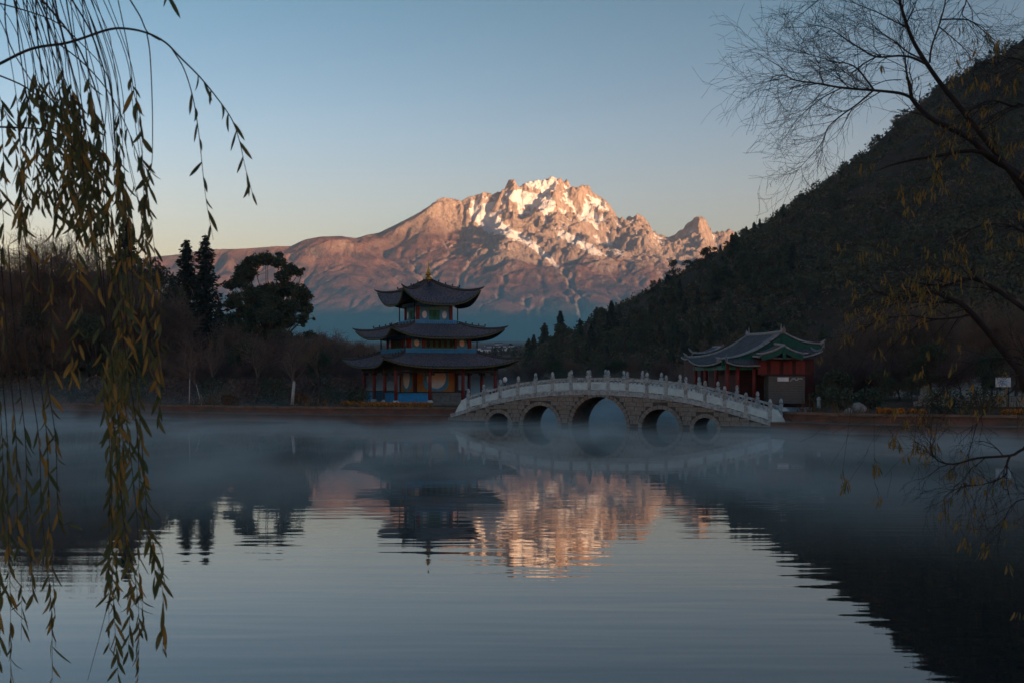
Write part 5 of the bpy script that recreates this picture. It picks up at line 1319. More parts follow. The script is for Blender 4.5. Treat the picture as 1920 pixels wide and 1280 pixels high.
def shrub(px, d, r, m, label, name='shrub', n=700):
    x, y, z = at_ground(px, d); rng = np.random.RandomState(int(px*3)+500); root = empty(name, (x, y, z)); tag(root, label, 'shrub')
    P0 = []; P1 = []
    for k in range(14):
        q = rng.randn(3)*np.array([.6, .6, .3])*r+np.array([0, 0, r]); P0.append((0, 0, 0)); P1.append(q)
    V, F = frusta(P0, P1, np.full(14, .03), np.full(14, .01), 4); link('stems', np_mesh('stems', V, F, M_bark, True), root)
    q = rng.randn(n, 3); q /= np.linalg.norm(q, axis=1, keepdims=True); C = q*r*(.45+.6*rng.rand(n, 1))*np.array([1.1, 1.0, .75])+np.array([0, 0, r*.7])
    V, F = leaf_quads(C, .16, rng, .55); link('foliage', np_mesh('foliage', V, F, m, False), root)
for px, d, r, m, lab in ((790, 66.9, .62, M_dry, 'brown shrub hanging over the bank left of the bridge foot'), (832, 66.6, .66, M_leafd, 'dark shrub on the bank right beside the bridge foot'), (670, 75, .8, M_leafd, 'dark shrub at the left end of the pavilion'),
                         (1462, 58.6, .35, M_leafd, 'small dark shrub at the right end of the bridge railing'), (1575, 60.5, .9, M_leafd, 'rounded dark shrub right of the pale stone post'), (1635, 61, .8, M_leafd, 'dark shrub beside the grey boulder'),
                         (1770, 58, .9, M_leafd, 'dark shrub on the right bank behind the marigolds'), (1840, 57, 1.0, M_scrub, 'olive shrub on the right bank below the white sign'), (560, 76, .6, M_dry, 'brown shrub right of the limewashed trunk'), (430, 76, .5, M_dry, 'low brown shrub among the pale saplings'),
                         (250, 79, .8, M_leafd, 'dark shrub on the left bank behind the willow strands'), (620, 79, .7, M_leafd, 'dark shrub left of the pavilion plinth')):
    shrub(px, d, r, m, lab)
for i, (px, d, r) in enumerate(((-20, 84, 1.5), (30, 85, 1.4), (85, 84.5, 1.3), (135, 83, 1.5), (190, 83, 1.4), (225, 81.5, 1.3), (275, 80.5, 1.4), (312, 80, 1.3), (345, 79.5, 1.2), (402, 79, 1.3), (440, 79, 1.2), (468, 79, 1.2), (510, 79, 1.3), (530, 80, 1.2), (575, 80, 1.3), (600, 80.5, 1.2), (632, 81, 1.3), (655, 82, 1.2))):
    shrub(px, d, r, (M_leafd, M_twig, M_twig_r)[i % 3], ('dark', 'brown', 'reddish-brown')[i % 3]+' waterside bush '+min(MARK, key=lambda q: abs(q[0]-px))[1]+(' (lower)' if i in () else ''), 'bush', 1100)

# low stone railing right of the bridge
def low_rail():
    a = W(1462, HZ, 61.5); b = W(1502, HZ, 61.8); z = gz(a.x, a.y); root = empty('low_railing', (a.x, a.y, z)); tag(root, 'low pale railing with thin posts below the hall', 'railing')
    v = b-a; v.z = 0
    for k in range(4):
        m = MB(); m.box(v*(k/3)+Vector((0, 0, .36)), (.07, .07, .72)); m.build('post', M_marble_p, root)
    for h in (.18, .36):
        m = MB(); m.bar(Vector((0, 0, h)), v+Vector((0, 0, h)), .05, .06); m.build('rail', M_marble_p, root)
low_rail()
def stone_post(px, d, m_, label, h=.62):
    x, y, z = at_ground(px, d); b = MB(); b.lathe([(.11, 0), (.11, h*.55), (.08, h*.62), (.12, h*.75), (.09, h*.9), (.02, h)], (0, 0, 0), 10)
    o = b.build('stone_post', m_, None, (x, y, z)); tag(o, label, 'post')
M_orange_lit = mat('orange_lit_stone', (.26, .11, .065), (.17, .075, .05), 5, rough=.9)  # orange light on the stone post put into its colour
stone_post(1516, 60.5, M_orange_lit, 'orange-lit stone post right of the low railing')
stone_post(1535, 61.5, M_marble_p, 'pale stone post right of the orange-lit post')
def boulder(px, d, r, label):
    x, y, z = at_ground(px, d); bm = bmesh.new(); bmesh.ops.create_icosphere(bm, subdivisions=3, radius=r)
    rr = random.Random(int(px))
    for v in bm.verts:
        n = v.co.normalized(); k = 1+.22*math.sin(3*n.x+px)+.16*math.sin(5*n.y+2*n.z)+rr.uniform(-.04, .04); v.co = Vector((n.x*k*1.2, n.y*k*.9, n.z*k*.8))*r
    me = bpy.data.meshes.new('boulder'); bm.to_mesh(me); bm.free(); me.materials.append(M_stone); o = link('boulder', me, None, (x, y, z+r*.35)); tag(o, label, 'rock')
boulder(1611, 59, .36, 'grey boulder on the right bank')
boulder(1590, 58.2, .22, 'small pale rock left of the grey boulder')
boulder(1466, 58.0, .2, 'grey rock at the end of the bridge railing')
def sign():
    x, y, z = at_ground(1881, 60); c = W(1881, 716, 60); root = empty('sign', (x, y, z)); tag(root, 'white rounded sign with a blue swoosh on two posts at far right', 'sign'); h = c.z-z
    b = MB(); b.box((0, 0, h), (.78, .08, .50)); p = b.build('board', M_marble, root)
    for k, (z0, s) in enumerate(((.07, .26), (-.02, .30), (-.11, .2))):
        e = MB(); e.tube([(-s, -.05, h+z0+.05), (-.05, -.05, h+z0-.03), (s, -.05, h+z0+.03)], [.01, .028, .012], 6); e.build('swoosh', M_azure, p)
    for s in (-.3, .3):
        b = MB(); b.box((s, .06, h/2), (.06, .06, h)); b.build('post', M_iron, root)
sign()
def lamp(px, py, d, label):
    x, y, z = at_ground(px, d); h = CH+(HZ-py)/FPX*d-z; root = empty('garden_lamp', (x, y, z)); tag(root, label, 'lamp')
    b = MB(); b.lathe([(.09, 0), (.06, .15), (.035, .3), (.03, h-.2)], (0, 0, 0), 8); b.build('pole', M_iron, root)
    b = MB(); b.lathe([(.03, h-.2), (.11, h-.14), (.15, h), (.12, h+.1), (.04, h+.16)], (0, 0, 0), 12); b.build('globe', M_white, root)
lamp(947, 711, 72.5, 'white globe lamp just behind the left end of the bridge railing')
def low_wall():
    a = W(1712, HZ, 62); b = W(1960, HZ, 60); z = gz(a.x, a.y); root = empty('low_wall', (a.x, a.y, z)); tag(root, 'low grey stone wall along the path on the right bank', 'wall'); v = b-a; v.z = 0
    n = int(v.length/.45); rr = random.Random(2); mb = MB(); mb.box((0, 0, 0), (1, 1, 1)); me = mb.mesh('block', M_stone)
    for r_ in range(2):
        for k in range(n):
            o = link('stone_block', me, root, v*((k+.5+(.5 if r_ else 0))/n)+Vector((0, rr.uniform(-.02, .02), .15+.29*r_))); o.scale = (.42, .26, .27); o.rotation_euler = (0, 0, math.atan2(v.y, v.x))
low_wall()
def gallery():
    """Open lakeside gallery at the far left, behind the willow."""
    a = W(-70, HZ, 87); b = W(168, HZ, 86); v = b-a; v.z = 0; L_ = v.length; z = 1.0
    root = empty('lakeside_gallery', (a.x, a.y, z), math.atan2(v.y, v.x)); tag(root, 'low tiled gallery with blue panels behind the willow on the left bank', 'gallery')
    b_ = MB(); b_.box((L_/2, .8, -.1), (L_+.6, 3.0, .5)); b_.build('stone_base', M_stone, root)
    n = 6
    for k in range(n+1):
        m = MB(); m.lathe([(.11, 0), (.10, 2.2)], (L_*k/n, 0, .15), 10); m.build('column', M_azure if k == 2 else M_dred, root)
        if k < n:
            m = MB(); m.box((L_*(k+.5)/n, 0, .42), (L_/n-.3, .07, .5)); p = m.build('bench_panel', M_blue, root)
            m = MB(); m.box((L_*(k+.5)/n, 0, .70), (L_/n-.2, .16, .05)); m.build('bench_rail', M_teal, p)
    m = MB(); m.box((L_/2, 2.1, 1.3), (L_, .12, 2.4)); m.build('back_wall', M_marble_p, root)
    m = MB(); m.bar((-.2, 0, 2.2), (L_+.2, 0, 2.2), .14, .24); m.build('beam', M_soffit, root)
    for s, nm in ((-1, 'front'), (1, 'back')):
        fn = lambda u, t: Vector((-.5+(L_+1)*u, 1.0+s*2.0*(1-t), 2.30+1.15*t-.12*math.sin(math.pi*t)))
        t = tile_grid(fn, 44, 6, .035, flip=(s > 0)); o = t.build('roof_tiles', M_tile2, root); o['kind'] = 'stuff'
    m = MB(); m.tube([(-.6, 1.0, 3.52), (L_*.5, 1.0, 3.50), (L_+.6, 1.0, 3.56)], .11, 8); m.build('ridge', M_ridge2, root)
gallery()

# the town on the plain, seen between pavilion and hill
def town():
    rr = random.Random(21); proto = {}
    lab = ['widest white block in the distant town', 'low white house at the left edge of the distant town', 'small pale house in front of the distant town', 'tall narrow white house in the distant town', 'pale grey house at the right of the distant town', 'white house half hidden by the hill trees', 'small white house beside the widest block', 'pale house at the back of the distant town', 'low pale shed in the distant town']
    for k, (px, py, d, w, h) in enumerate(((922, 650, 860, 9, 5), (903, 653, 840, 7, 3.6), (911, 655, 800, 6, 3), (935, 645, 900, 6, 6.5), (944, 649, 880, 7, 4.6), (954, 648, 905, 8, 4.2), (927, 655, 815, 5, 3.2), (915, 648, 930, 6, 4), (938, 654, 820, 8, 2.8))):
        x = (px-960)/FPX*d; z = gz(x, d); top = CH+(HZ-py)/FPX*d; z = min(z, top-h)
        root = empty('town_house', (x, d, top-h), rr.uniform(-.5, .5)); tag(root, lab[k], 'house', 'white houses of the distant town')
        m = MB(); m.box((0, 0, h/2-2), (w, 5, h+4)); m.build('wall', M_white, root)
        m = MB(); m.prism([Vector((-w/2-.3, -2.9, h+.01)), Vector((-w/2-.3, 2.9, h+.01)), Vector((-w/2-.3, 0, h+1.3))], (w+.6, 0, 0)); m.build('roof', M_tile, root)
        for q in range(3):
            m = MB(); m.box((-w*.3+q*w*.3, -2.51, h*.55), (w*.14, .06, h*.3)); m.build('window', M_iron, root)
town()

# ------------------------------------------------------------------ mist lying on the water
def mist():
    o, nt, pv = haze_box('mist', (-75, 11.5, 0.04), (62, 100, 3.6), 0.0, (0.80, 0.99, 1.0), 0.15, label='thin grey-blue mist drifting low over the lake', cat='mist')
    tc = N(nt, 'ShaderNodeTexCoord'); sp = N(nt, 'ShaderNodeSeparateXYZ'); nt.links.new(tc.outputs['Object'], sp.inputs[0])
    no = N(nt, 'ShaderNodeTexNoise'); setin(no, Scale=0.20, Detail=4.0, Roughness=0.6, Distortion=0.6)
    mp = N(nt, 'ShaderNodeMapping'); mp.inputs['Scale'].default_value = (1, 0.55, 1.5); nt.links.new(tc.outputs['Object'], mp.inputs[0]); nt.links.new(mp.outputs[0], no.inputs['Vector'])
    r = N(nt, 'ShaderNodeMapRange'); r.inputs['From Min'].default_value = 0.38; r.inputs['From Max'].default_value = 0.66; r.inputs['To Min'].default_value = 0.06; r.inputs['To Max'].default_value = 1.0
    nt.links.new(no.outputs['Fac'], r.inputs['Value'])
    def mth(op, a, b=None):
        n = N(nt, 'ShaderNodeMath', operation=op)
        for i, v in enumerate((a, b)):
            if v is None: continue
            if hasattr(v, 'links'): nt.links.new(v, n.inputs[i])
            else: n.inputs[i].default_value = v
        return n.outputs[0]
    deep = N(nt, 'ShaderNodeMapRange'); deep.inputs['From Min'].default_value = 60; deep.inputs['From Max'].default_value = 78; deep.inputs['To Min'].default_value = -4.2; deep.inputs['To Max'].default_value = -0.7; nt.links.new(sp.outputs['Y'], deep.inputs['Value'])
    thin = N(nt, 'ShaderNodeMapRange'); thin.inputs['From Min'].default_value = 38; thin.inputs['From Max'].default_value = 54; thin.inputs['To Min'].default_value = 1.0; thin.inputs['To Max'].default_value = 1.75; nt.links.new(sp.outputs['Y'], thin.inputs['Value'])
    fall = mth('EXPONENT', mth('MULTIPLY', sp.outputs['Z'], mth('MULTIPLY', deep.outputs[0], thin.outputs[0])))
    top = N(nt, 'ShaderNodeMapRange'); top.inputs['From Min'].default_value = 3.4; top.inputs['From Max'].default_value = 1.6; nt.links.new(sp.outputs['Z'], top.inputs['Value'])
    near = N(nt, 'ShaderNodeMapRange'); near.inputs['From Min'].default_value = 13; near.inputs['From Max'].default_value = 28; near.inputs['To Min'].default_value = 0.0; near.inputs['To Max'].default_value = 1.0; nt.links.new(sp.outputs['Y'], near.inputs['Value'])
    far = N(nt, 'ShaderNodeMapRange'); far.inputs['From Min'].default_value = 66; far.inputs['From Max'].default_value = 84; far.inputs['To Min'].default_value = 1.0; far.inputs['To Max'].default_value = 0.75; nt.links.new(sp.outputs['Y'], far.inputs['Value'])
    shore = N(nt, 'ShaderNodeMapRange'); shore.inputs['From Min'].default_value = 38; shore.inputs['From Max'].default_value = 55; shore.inputs['To Min'].default_value = 1.0; shore.inputs['To Max'].default_value = 1.5; nt.links.new(sp.outputs['Y'], shore.inputs['Value'])
    d = mth('MULTIPLY', mth('MULTIPLY', mth('MULTIPLY', fall, r.outputs[0]), mth('MULTIPLY', top.outputs[0], near.outputs[0])), mth('MULTIPLY', mth('MULTIPLY', far.outputs[0], shore.outputs[0]), MIST))
    nt.links.new(d, pv.inputs['Density'])
    m = o.data.materials[0]
    try: m.cycles.volume_step_rate = 0.18
    except Exception: pass
MIST = 0.25
mist()
# ------------------------------------------------------------------ trees on the near bank that frame the view
M_wleaf = [mat('willow_leaf_olive', (0.1755, 0.1625, 0.0585), (0.1235, 0.1235, 0.0468), 14, rough=0.55, translucent=0.35), mat('willow_leaf_ochre', (0.4060, 0.2450, 0.0588), (0.2940, 0.1890, 0.0504), 14, rough=0.6, translucent=0.35),
           mat('willow_leaf_green', (0.1063, 0.1313, 0.0500), (0.0750, 0.1000, 0.0400), 14, rough=0.5, translucent=0.35)]
M_wtwig = mat('willow_twig', (0.060, 0.048, 0.036), (0.034, 0.029, 0.024), 20, rough=0.8)

def leaf_mesh(name, L, w, bend, m):
    """Narrow willow leaf hanging along -Z from its stalk, folded along the midrib and bent."""
    V = []; F = []; n = 6
    for i in range(n+1):
        t = i/n; ww = w*math.sin(math.pi*min(1, t*.92+.06))**0.8*(1 if i < n else .0)
        y = bend*L*t*t; z = -L*t+abs(bend)*L*.15*t*t
        V += [(-ww/2, y+ww*.18, z), (0, y, z), (ww/2, y+ww*.18, z)]
    for i in range(n):
        a = i*3; F += [(a, a+1, a+4, a+3), (a+1, a+2, a+5, a+4)]
    return np_mesh(name, V, F, m, True)
LEAF = [[leaf_mesh('willow_leaf', L, w, b, m) for L, w, b in ((.088, .015, .10), (.078, .0135, -.14), (.096, .015, .24), (.060, .011, .50), (.074, .018, -.34))] for m in M_wleaf]
LEAF_ARR = []
for row in LEAF:
    r2 = []
    for me in row:
        v = np.zeros(len(me.vertices)*3, np.float32); me.vertices.foreach_get('co', v); f = np.array([p.vertices[:] for p in me.polygons]); r2.append((v.reshape(-1, 3), f))
    LEAF_ARR.append(r2)

def smooth_line(pts, k=5):
    """Catmull-Rom through points"""
    P = [Vector(p) for p in pts]; out = []
    for i in range(len(P)-1):
        p0, p1, p2, p3 = P[max(0, i-1)], P[i], P[i+1], P[min(len(P)-1, i+2)]
        for q in range(k):
            t = q/k; out.append(.5*((2*p1)+(p2-p0)*t+(2*p0-5*p1+4*p2-p3)*t*t+(3*p1-p0-3*p2+p3)*t**3))
    out.append(P[-1]); return out

class Foliage:
    """Hangs leaves on twigs: the first ones as leaves of their own, the rest joined per colour."""
    def __init__(s, root, single, seed): s.root = root; s.left = single; s.r = random.Random(seed); s.acc = [[], [], []]; s.inv = root.matrix_world.inverted() if False else Matrix.Translation(-Vector(root.location))
    def leaf(s, parent, p, M, col, var, scale, single):
        T = Matrix.Translation(p) @ M @ Matrix.Scale(scale, 4)
        if single and s.left > 0:
            s.left -= 1; o = link('leaf', LEAF[col][var], parent); o.matrix_local = T
        else:
            v, f = LEAF_ARR[col][var]; A = np.array(T)
            s.acc[col].append((v@A[:3, :3].T+A[:3, 3], f))
    def flush(s):
        for c, L in enumerate(s.acc):
            if not L: continue
            n = 0; V = []; F = []
            for v, f in L: V.append(v); F.append(f+n); n += len(v)
            o = link('leaves', np_mesh('leaves', np.concatenate(V), np.concatenate(F), M_wleaf[c], True), s.root); o['kind'] = 'stuff'

def hang(fol, parent, line, t0, step, rng, cols, size=1.0, single=True, spread=.5, skip=0.0):
    """Alternate leaves along a twig from fraction t0 to its tip."""
    L = [0.0]
    for a, b in zip(line[:-1], line[1:]): L.append(L[-1]+(b-a).length)
    s = L[-1]*t0; side = 1
    while s < L[-1]:
        i = max(k for k in range(len(L)) if L[k] <= s); i = min(i, len(line)-2)
        f = (s-L[i])/max(1e-6, L[i+1]-L[i]); p = line[i].lerp(line[i+1], f); d = (line[i+1]-line[i]).normalized()
        if rng.random() > skip:
            a = side*rng.uniform(.10, spread)+rng.uniform(-.12, .12)
            tw = (d*-1).to_track_quat('Z', 'Y').to_matrix().to_4x4()          # leaf -Z follows the twig
            hangm = Matrix.Rotation(a, 4, 'Y'); yaw = Matrix.Rotation(rng.uniform(-1.2, 1.2), 4, 'Z')
            M = Matrix.Rotation(rng.uniform(-.25, .25)+math.atan2(d.x, -d.z)*.55, 4, 'Y').inverted() @ Matrix.Rotation(rng.uniform(-.3, .3), 4, 'X') @ hangm @ yaw
            fol.leaf(parent, p, M, rng.choice(cols), rng.randrange(5), size*rng.uniform(.68, 1.06), single)
        side = -side; s += step*rng.uniform(.6, 1.5)

def build_willow():
    base = Vector((-4.7, 3.6, 1.0)); root = empty('willow_tree', base); tag(root, 'willow with hanging strands of narrow olive and ochre leaves at left', 'tree')
    rng = random.Random(5); fol = Foliage(root, 300, 6)
    D0 = 4.2
    def L3(pts, d=D0, dd=0.0): return [W(x, y, d+dd*i/max(1, len(pts)-1))-base for i, (x, y) in enumerate(pts)]
    # trunk and limbs stand left of the picture
    t = MB(); t.tube(smooth_line([(0, 0, -.1), (.05, .05, 1.2), (-.05, .1, 2.4), (.15, .2, 3.6)]), [.30-.008*i for i in range(16)], 12); t.build('trunk', M_bark, root)
    t = MB(); q = smooth_line([(.15, .2, 3.5), (1.0, .45, 4.1), (2.2, .6, 4.45), (3.4, .7, 4.5)]); t.tube(q, [.13-.006*i for i in range(len(q))], 9); t.build('limb', M_bark, root)
    t = MB(); q = smooth_line([(0, .1, 2.2), (.9, .35, 2.6), (1.6, .5, 2.72), (2.35, .6, 2.79)]); t.tube(q, [.055-.0025*i for i in range(len(q))], 8); t.build('limb', M_bark, root)
    t = MB(); q = smooth_line([(.1, .2, 3.0), (1.1, .6, 3.6), (1.9, .6, 3.9), (2.7, .6, 4.2)]); t.tube(q, [.07-.003*i for i in range(len(q))], 8); t.build('limb', M_bark, root)
    def twig(pts, r0=.0035, r1=.0008, d=D0, dd=0.0, t0=.5, step=.030, cols=(0, 0, 2, 1), size=1.0, single=True, leaves=True, spread=.5, skip=0.0):
        ln = smooth_line(L3(pts, d, dd)); n = len(ln); m = MB()
        if pts[0][1] < 0: lead = [L3([(pts[0][0]-70, -560)], d)[0], L3([(pts[0][0]-25, -260)], d)[0]]      # hangs from the limb above
        elif pts[0][0] < 0: lead = [L3([(-250, pts[0][1]+25)], d)[0]]
        else: lead = []
        m.tube(lead+ln, [r0*1.3]*len(lead)+[r0+(r1-r0)*(i/(n-1)) for i in range(n)], 5); o = m.build('twig', M_wtwig, root)
        if leaves: hang(fol, o, ln, t0, step, rng, cols, size, single, spread, skip)
        return ln
    A = (0, 2, 0, 2)
    twig([(-25, 130), (0, 120), (60, 92), (130, 80), (200, 57), (235, 54), (275, 62), (310, 80), (340, 110), (375, 145), (410, 188), (435, 225), (450, 268), (460, 315), (476, 372)], .0062, .0009, 4.1, t0=.63, step=.040, cols=A, spread=.35)
    twig([(275, 62), (281, 100), (285, 180), (286, 262), (284, 312), (272, 380), (268, 455)], .0026, .0008, 4.1, t0=.62, step=.028, cols=A)
    twig([(236, -12), (262, 30), (276, 60), (300, 76)], .003, .0022, 4.1, leaves=False)
    twig([(322, 92), (345, 130), (362, 185), (372, 245), (378, 300), (386, 372), (400, 450)], .0026, .0008, 4.1, t0=.25, step=.060, cols=A, spread=.6)
    twig([(305, -60), (312, -25), (316, 2)], .003, .001, 3.9, t0=.2, step=.022, cols=(2, 2, 0))
    twig([(128, -10), (165, 50), (186, 105), (196, 140), (199, 200), (193, 290), (196, 380), (204, 470)], .0036, .0008, 4.2, t0=.86, step=.03, cols=A)
    twig([(70, -10), (130, 62), (162, 122), (186, 192), (198, 262), (200, 340), (198, 430)], .0045, .0009, 4.3, t0=.9, step=.03, cols=A)
    twig([(112, 84), (160, 122), (205, 175), (236, 235), (262, 300), (278, 330), (268, 420)], .003, .0008, 4.2, t0=.52, step=.034, cols=A)
    twig([(-20, 135), (50, 165), (100, 212), (150, 255), (195, 292), (228, 345), (240, 430)], .0034, .0008, 4.3, t0=.55, step=.045, cols=A)
    twig([(-20, 238), (40, 240), (85, 244), (120, 262), (160, 310), (176, 380)], .0042, .0008, 4.0, t0=.55, step=.032, cols=A)
    twig([(-15, 3), (60, 24), (110, 45), (150, 80), (196, 132), (214, 200), (222, 300), (236, 400)], .003, .0008, 4.4, t0=.66, step=.04, cols=A)
    for k, (x, y) in enumerate(((10, -20), (48, -20), (66, -20), (88, -20), (100, -20), (122, -15), (30, -20))):
        x2 = x+rng.uniform(20, 75); twig([(x, y), (x+rng.uniform(5, 22), 80), (x2, 200), (x2+rng.uniform(-8, 18), 300), (x2+rng.uniform(-5, 20), 400)], .0030, .0007, rng.uniform(3.9, 4.7), rng.uniform(-.2, .2), .72, .04, A, single=False)
    # dense tresses of the upper part
    for k in range(26):
        xe = rng.uniform(-10, 215) if k % 3 == 0 else rng.gauss(130, 62); ye = rng.uniform(330, 490); xs_ = xe-rng.uniform(10, 60); ys_ = rng.uniform(90, 200)
        twig([(xs_-rng.uniform(20, 70), -40), (xs_-10, ys_*.55), (xs_, ys_), ((xs_*2+xe)/3+8, ys_+(ye-ys_)*.3), ((xs_+xe*3)/4+4, ys_+(ye-ys_)*.6), (xe, ye)], .0020, .0006, rng.uniform(3.8, 4.8), rng.uniform(-.15, .15), .48, .021, (0, 0, 2, 0, 1), 1.0, False, True, .5, .06)
    # loose strands of the middle
    for k in range(22):
        xe = rng.uniform(-10, 305) if k % 3 else rng.uniform(180, 300); ye = rng.uniform(540, 800); xs_ = xe-rng.uniform(0, 60); ys_ = rng.uniform(200, 380)
        twig([(xs_-70, -30), (xs_-14, ys_*.5), (xs_, ys_), ((xs_+xe)/2+6, (ys_*2+ye)/3), (xe-rng.uniform(-6, 10), (ys_+ye*2)/3), (xe, ye)], .0018, .0006, rng.uniform(3.7, 4.8), rng.uniform(-.15, .15), .50, .036, (1, 1, 0, 1, 0, 2), 1.0, k < 8, True, .5, .12)
    # long tresses that reach down over the water
    for xe, ye, xs_, d in ((258, 1290, 205, 3.9), (240, 1230, 200, 4.0), (305, 1225, 232, 3.8), (222, 1270, 195, 4.2), (272, 1180, 222, 4.1), (205, 1215, 212, 4.4), (246, 1120, 222, 4.3), (290, 1090, 250, 4.0), (218, 1120, 215, 4.5)):
        twig([(xs_-20, 420), (xs_, 640), ((xs_*2+xe)/3, 800), ((xs_+xe)/2+rng.uniform(-4, 10), 960), (xe-rng.uniform(-4, 12), (960+ye)/2), (xe, ye)], .0022, .0006, d, rng.uniform(-.1, .1), .30, .024, (0, 0, 1, 0, 2), 1.0, True, True, .42, .06)
    for xe, ye, xs_, d in ((98, 1285, 60, 4.0), (104, 1160, 80, 4.3), (20, 1290, 10, 3.8), (40, 1200, 25, 4.1), (-5, 1240, -20, 4.0), (62, 1130, 40, 4.4), (128, 985, 92, 4.2), (12, 1120, 0, 4.5)):
        twig([(xs_-25, 460), (xs_-8, 680), ((xs_*2+xe)/3, 820), ((xs_+xe)/2, 970), (xe-rng.uniform(-6, 6), (970+ye)/2), (xe, ye)], .0022, .0006, d, rng.uniform(-.1, .1), .42, .030, (0, 0, 1, 2), 1.0, True, True, .42, .10)
    twig([(205, 1120), (190, 1180), (164, 1275)], .0016, .0007, 4.1, leaves=False)
    twig([(286, 1000), (302, 1030), (306, 1060), (293, 1068)], .0014, .0006, 4.0, t0=.8, step=.03)
    fol.flush()
build_willow()

def build_bare_tree():
    base = Vector((4.7, 6.9, 1.0)); root = empty('lakeside_tree', base); tag(root, 'nearly bare tree with fine dark branches and a few hanging yellow leaves at right', 'tree')
    rng = np.random.RandomState(17); pr = random.Random(18); fol = Foliage(root, 150, 9); D0 = 6.6
    t = MB(); q = smooth_line([(.05, 0, -1.6), (-.05, 0, .7), (-.1, -.05, 1.4), (-.28, -.1, 2.1), (-.55, -.2, 2.7)]); t.tube(q, [.20-.006*i for i in range(len(q))], 10); t.build('trunk', M_bark_r, root)
    def limb(pts, r0, r1, d=D0, dd=0.0, bush=None, seed_dir=None, lv=3, L=.42, dens=1.0, leaves=0, droop=0.0):
        P = [W(x, y, d+dd*i/max(1, len(pts)-1))-base for i, (x, y) in enumerate(pts)]
        if pts[0][0] > 1955: zr = min(2.6, max(.7, W(2335, pts[0][1]+90, 6.8).z-1.0)); P = [Vector((float(np.interp(zr, (.7, 1.4, 2.1, 2.7), (-.05, -.1, -.28, -.55))), float(np.interp(zr, (.7, 1.4, 2.1, 2.7), (0, -.05, -.1, -.2))), zr))]+P
        ln = smooth_line(P, 4); n = len(ln); m = MB(); m.tube(ln, [.82*(r0+(r1-r0)*i/(n-1)) for i in range(n)], 7); o = m.build('branch', M_bark_r, root)
        if bush is not None:
            out = []; i0 = int(n*bush)
            cfg = dict(n=4, wob=.17, up=(-droop*.3, -droop*.5, -droop, -droop), kids=(2, 1, 1), split=.66, len=.62, rr=.62)
            for i in range(i0, n):
                for _ in range(2):
                    if rng.rand() > dens*.8: continue
                    d_ = np.array((ln[min(i+1, n-1)]-ln[max(i-1, 0)]).normalized()); s = rng.randn(3)*np.array([1, .8, 1]); s -= d_*s.dot(d_); s /= np.linalg.norm(s)
                    w = rng.uniform(.35, 1.0); ll = L*.62*(.55+.8*rng.rand())*(1.0 if i < n-1 else 1.2)
                    rr0 = max(.0016, (r0+(r1-r0)*i/(n-1))*.45)
                    grow(rng, ln[i], d_*math.cos(w)+s*math.sin(w), ll, min(rr0, .006), 1, lv, out, cfg)
            if out:
                V, F = frusta([s[0] for s in out], [s[1] for s in out], [max(s[2], .00085) for s in out], [max(s[3], .0006) for s in out], 3)
                tw = link('twigs', np_mesh('twigs', V, F, M_bark_r, True), o); tw['kind'] = 'stuff'
                tips = [s for s in out if s[4] >= 2]
                for _ in range(leaves):
                    s = tips[rng.randint(len(tips))]; p = Vector(s[1])
                    for _k in range(pr.randint(2, 6)):
                        M = Matrix.Rotation(pr.uniform(-.45, .45), 4, 'Y') @ Matrix.Rotation(pr.uniform(-.3, .3), 4, 'X') @ Matrix.Rotation(pr.uniform(0, 6.28), 4, 'Z')
                        fol.leaf(root, p+Vector((pr.uniform(-.02, .02), pr.uniform(-.02, .02), pr.uniform(-.03, .01))), M, pr.choice((1, 1, 0)), pr.randrange(5), pr.uniform(.42, .70), True)
        return o
    # the great limb that crosses the hill, and its forks against the sky
    limb([(2010, 470), (1975, 405), (1920, 335), (1856, 295), (1818, 260), (1752, 226), (1725, 204), (1708, 183)], .036, .014, bush=.5, dens=.12, leaves=4)
    limb([(1708, 183), (1686, 175), (1640, 170), (1579, 165), (1534, 157), (1492, 151), (1468, 141), (1446, 146)], .012, .002, bush=.18, L=.46, dens=.72, droop=.02, leaves=0)
    limb([(1708, 183), (1701, 143), (1698, 124), (1696, 106), (1684, 84)], .009, .003, bush=.3, L=.4, dens=.55)
    limb([(1640, 168), (1606, 197), (1580, 215), (1553, 239), (1542, 266), (1518, 295), (1490, 325)], .007, .0014, bush=.2, L=.38, dens=.7, droop=.05)
    limb([(1638, 168), (1610, 132), (1590, 120), (1563, 116), (1530, 106), (1500, 98)], .007, .0015, bush=.2, L=.4, dens=.7)
    limb([(1579, 165), (1545, 182), (1515, 205), (1490, 230), (1470, 262)], .005, .0012, bush=.2, L=.34, dens=.6, droop=.06)
    limb([(1690, 150), (1660, 152), (1625, 165), (1600, 158)], .004, .0015, bush=.3, L=.3, dens=.5)
    limb([(1985, 500), (1960, 430), (1900, 330), (1830, 240), (1787, 186), (1773, 170), (1739, 122), (1712, 77), (1696, 34), (1684, -10), (1676, -60)], .030, .008, d=6.8, bush=.75, dens=.3)
    limb([(1739, 122), (1712, 109), (1686, 105), (1643, 107), (1611, 90), (1579, 69), (1553, 53), (1516, 46)], .010, .0018, d=6.8, bush=.3, L=.40, dens=.7)
    limb([(1643, 107), (1619, 120), (1596, 137), (1568, 132), (1540, 124)], .006, .0014, d=6.8, bush=.2, L=.36, dens=.7, droop=.03)
    limb([(1730, 112), (1702, 98), (1680, 80), (1659, 66), (1632, 50), (1600, 52)], .007, .0014, d=6.8, bush=.25, L=.36, dens=.6)
    limb([(1706, 53), (1680, 42), (1646, 24), (1606, 8), (1580, -6)], .006, .0014, d=6.8, bush=.2, L=.36, dens=.6)
    limb([(1743, 118), (1747, 88), (1760, 50), (1771, 11), (1776, -30)], .008, .004, d=6.8, bush=.3, L=.4, dens=.5)
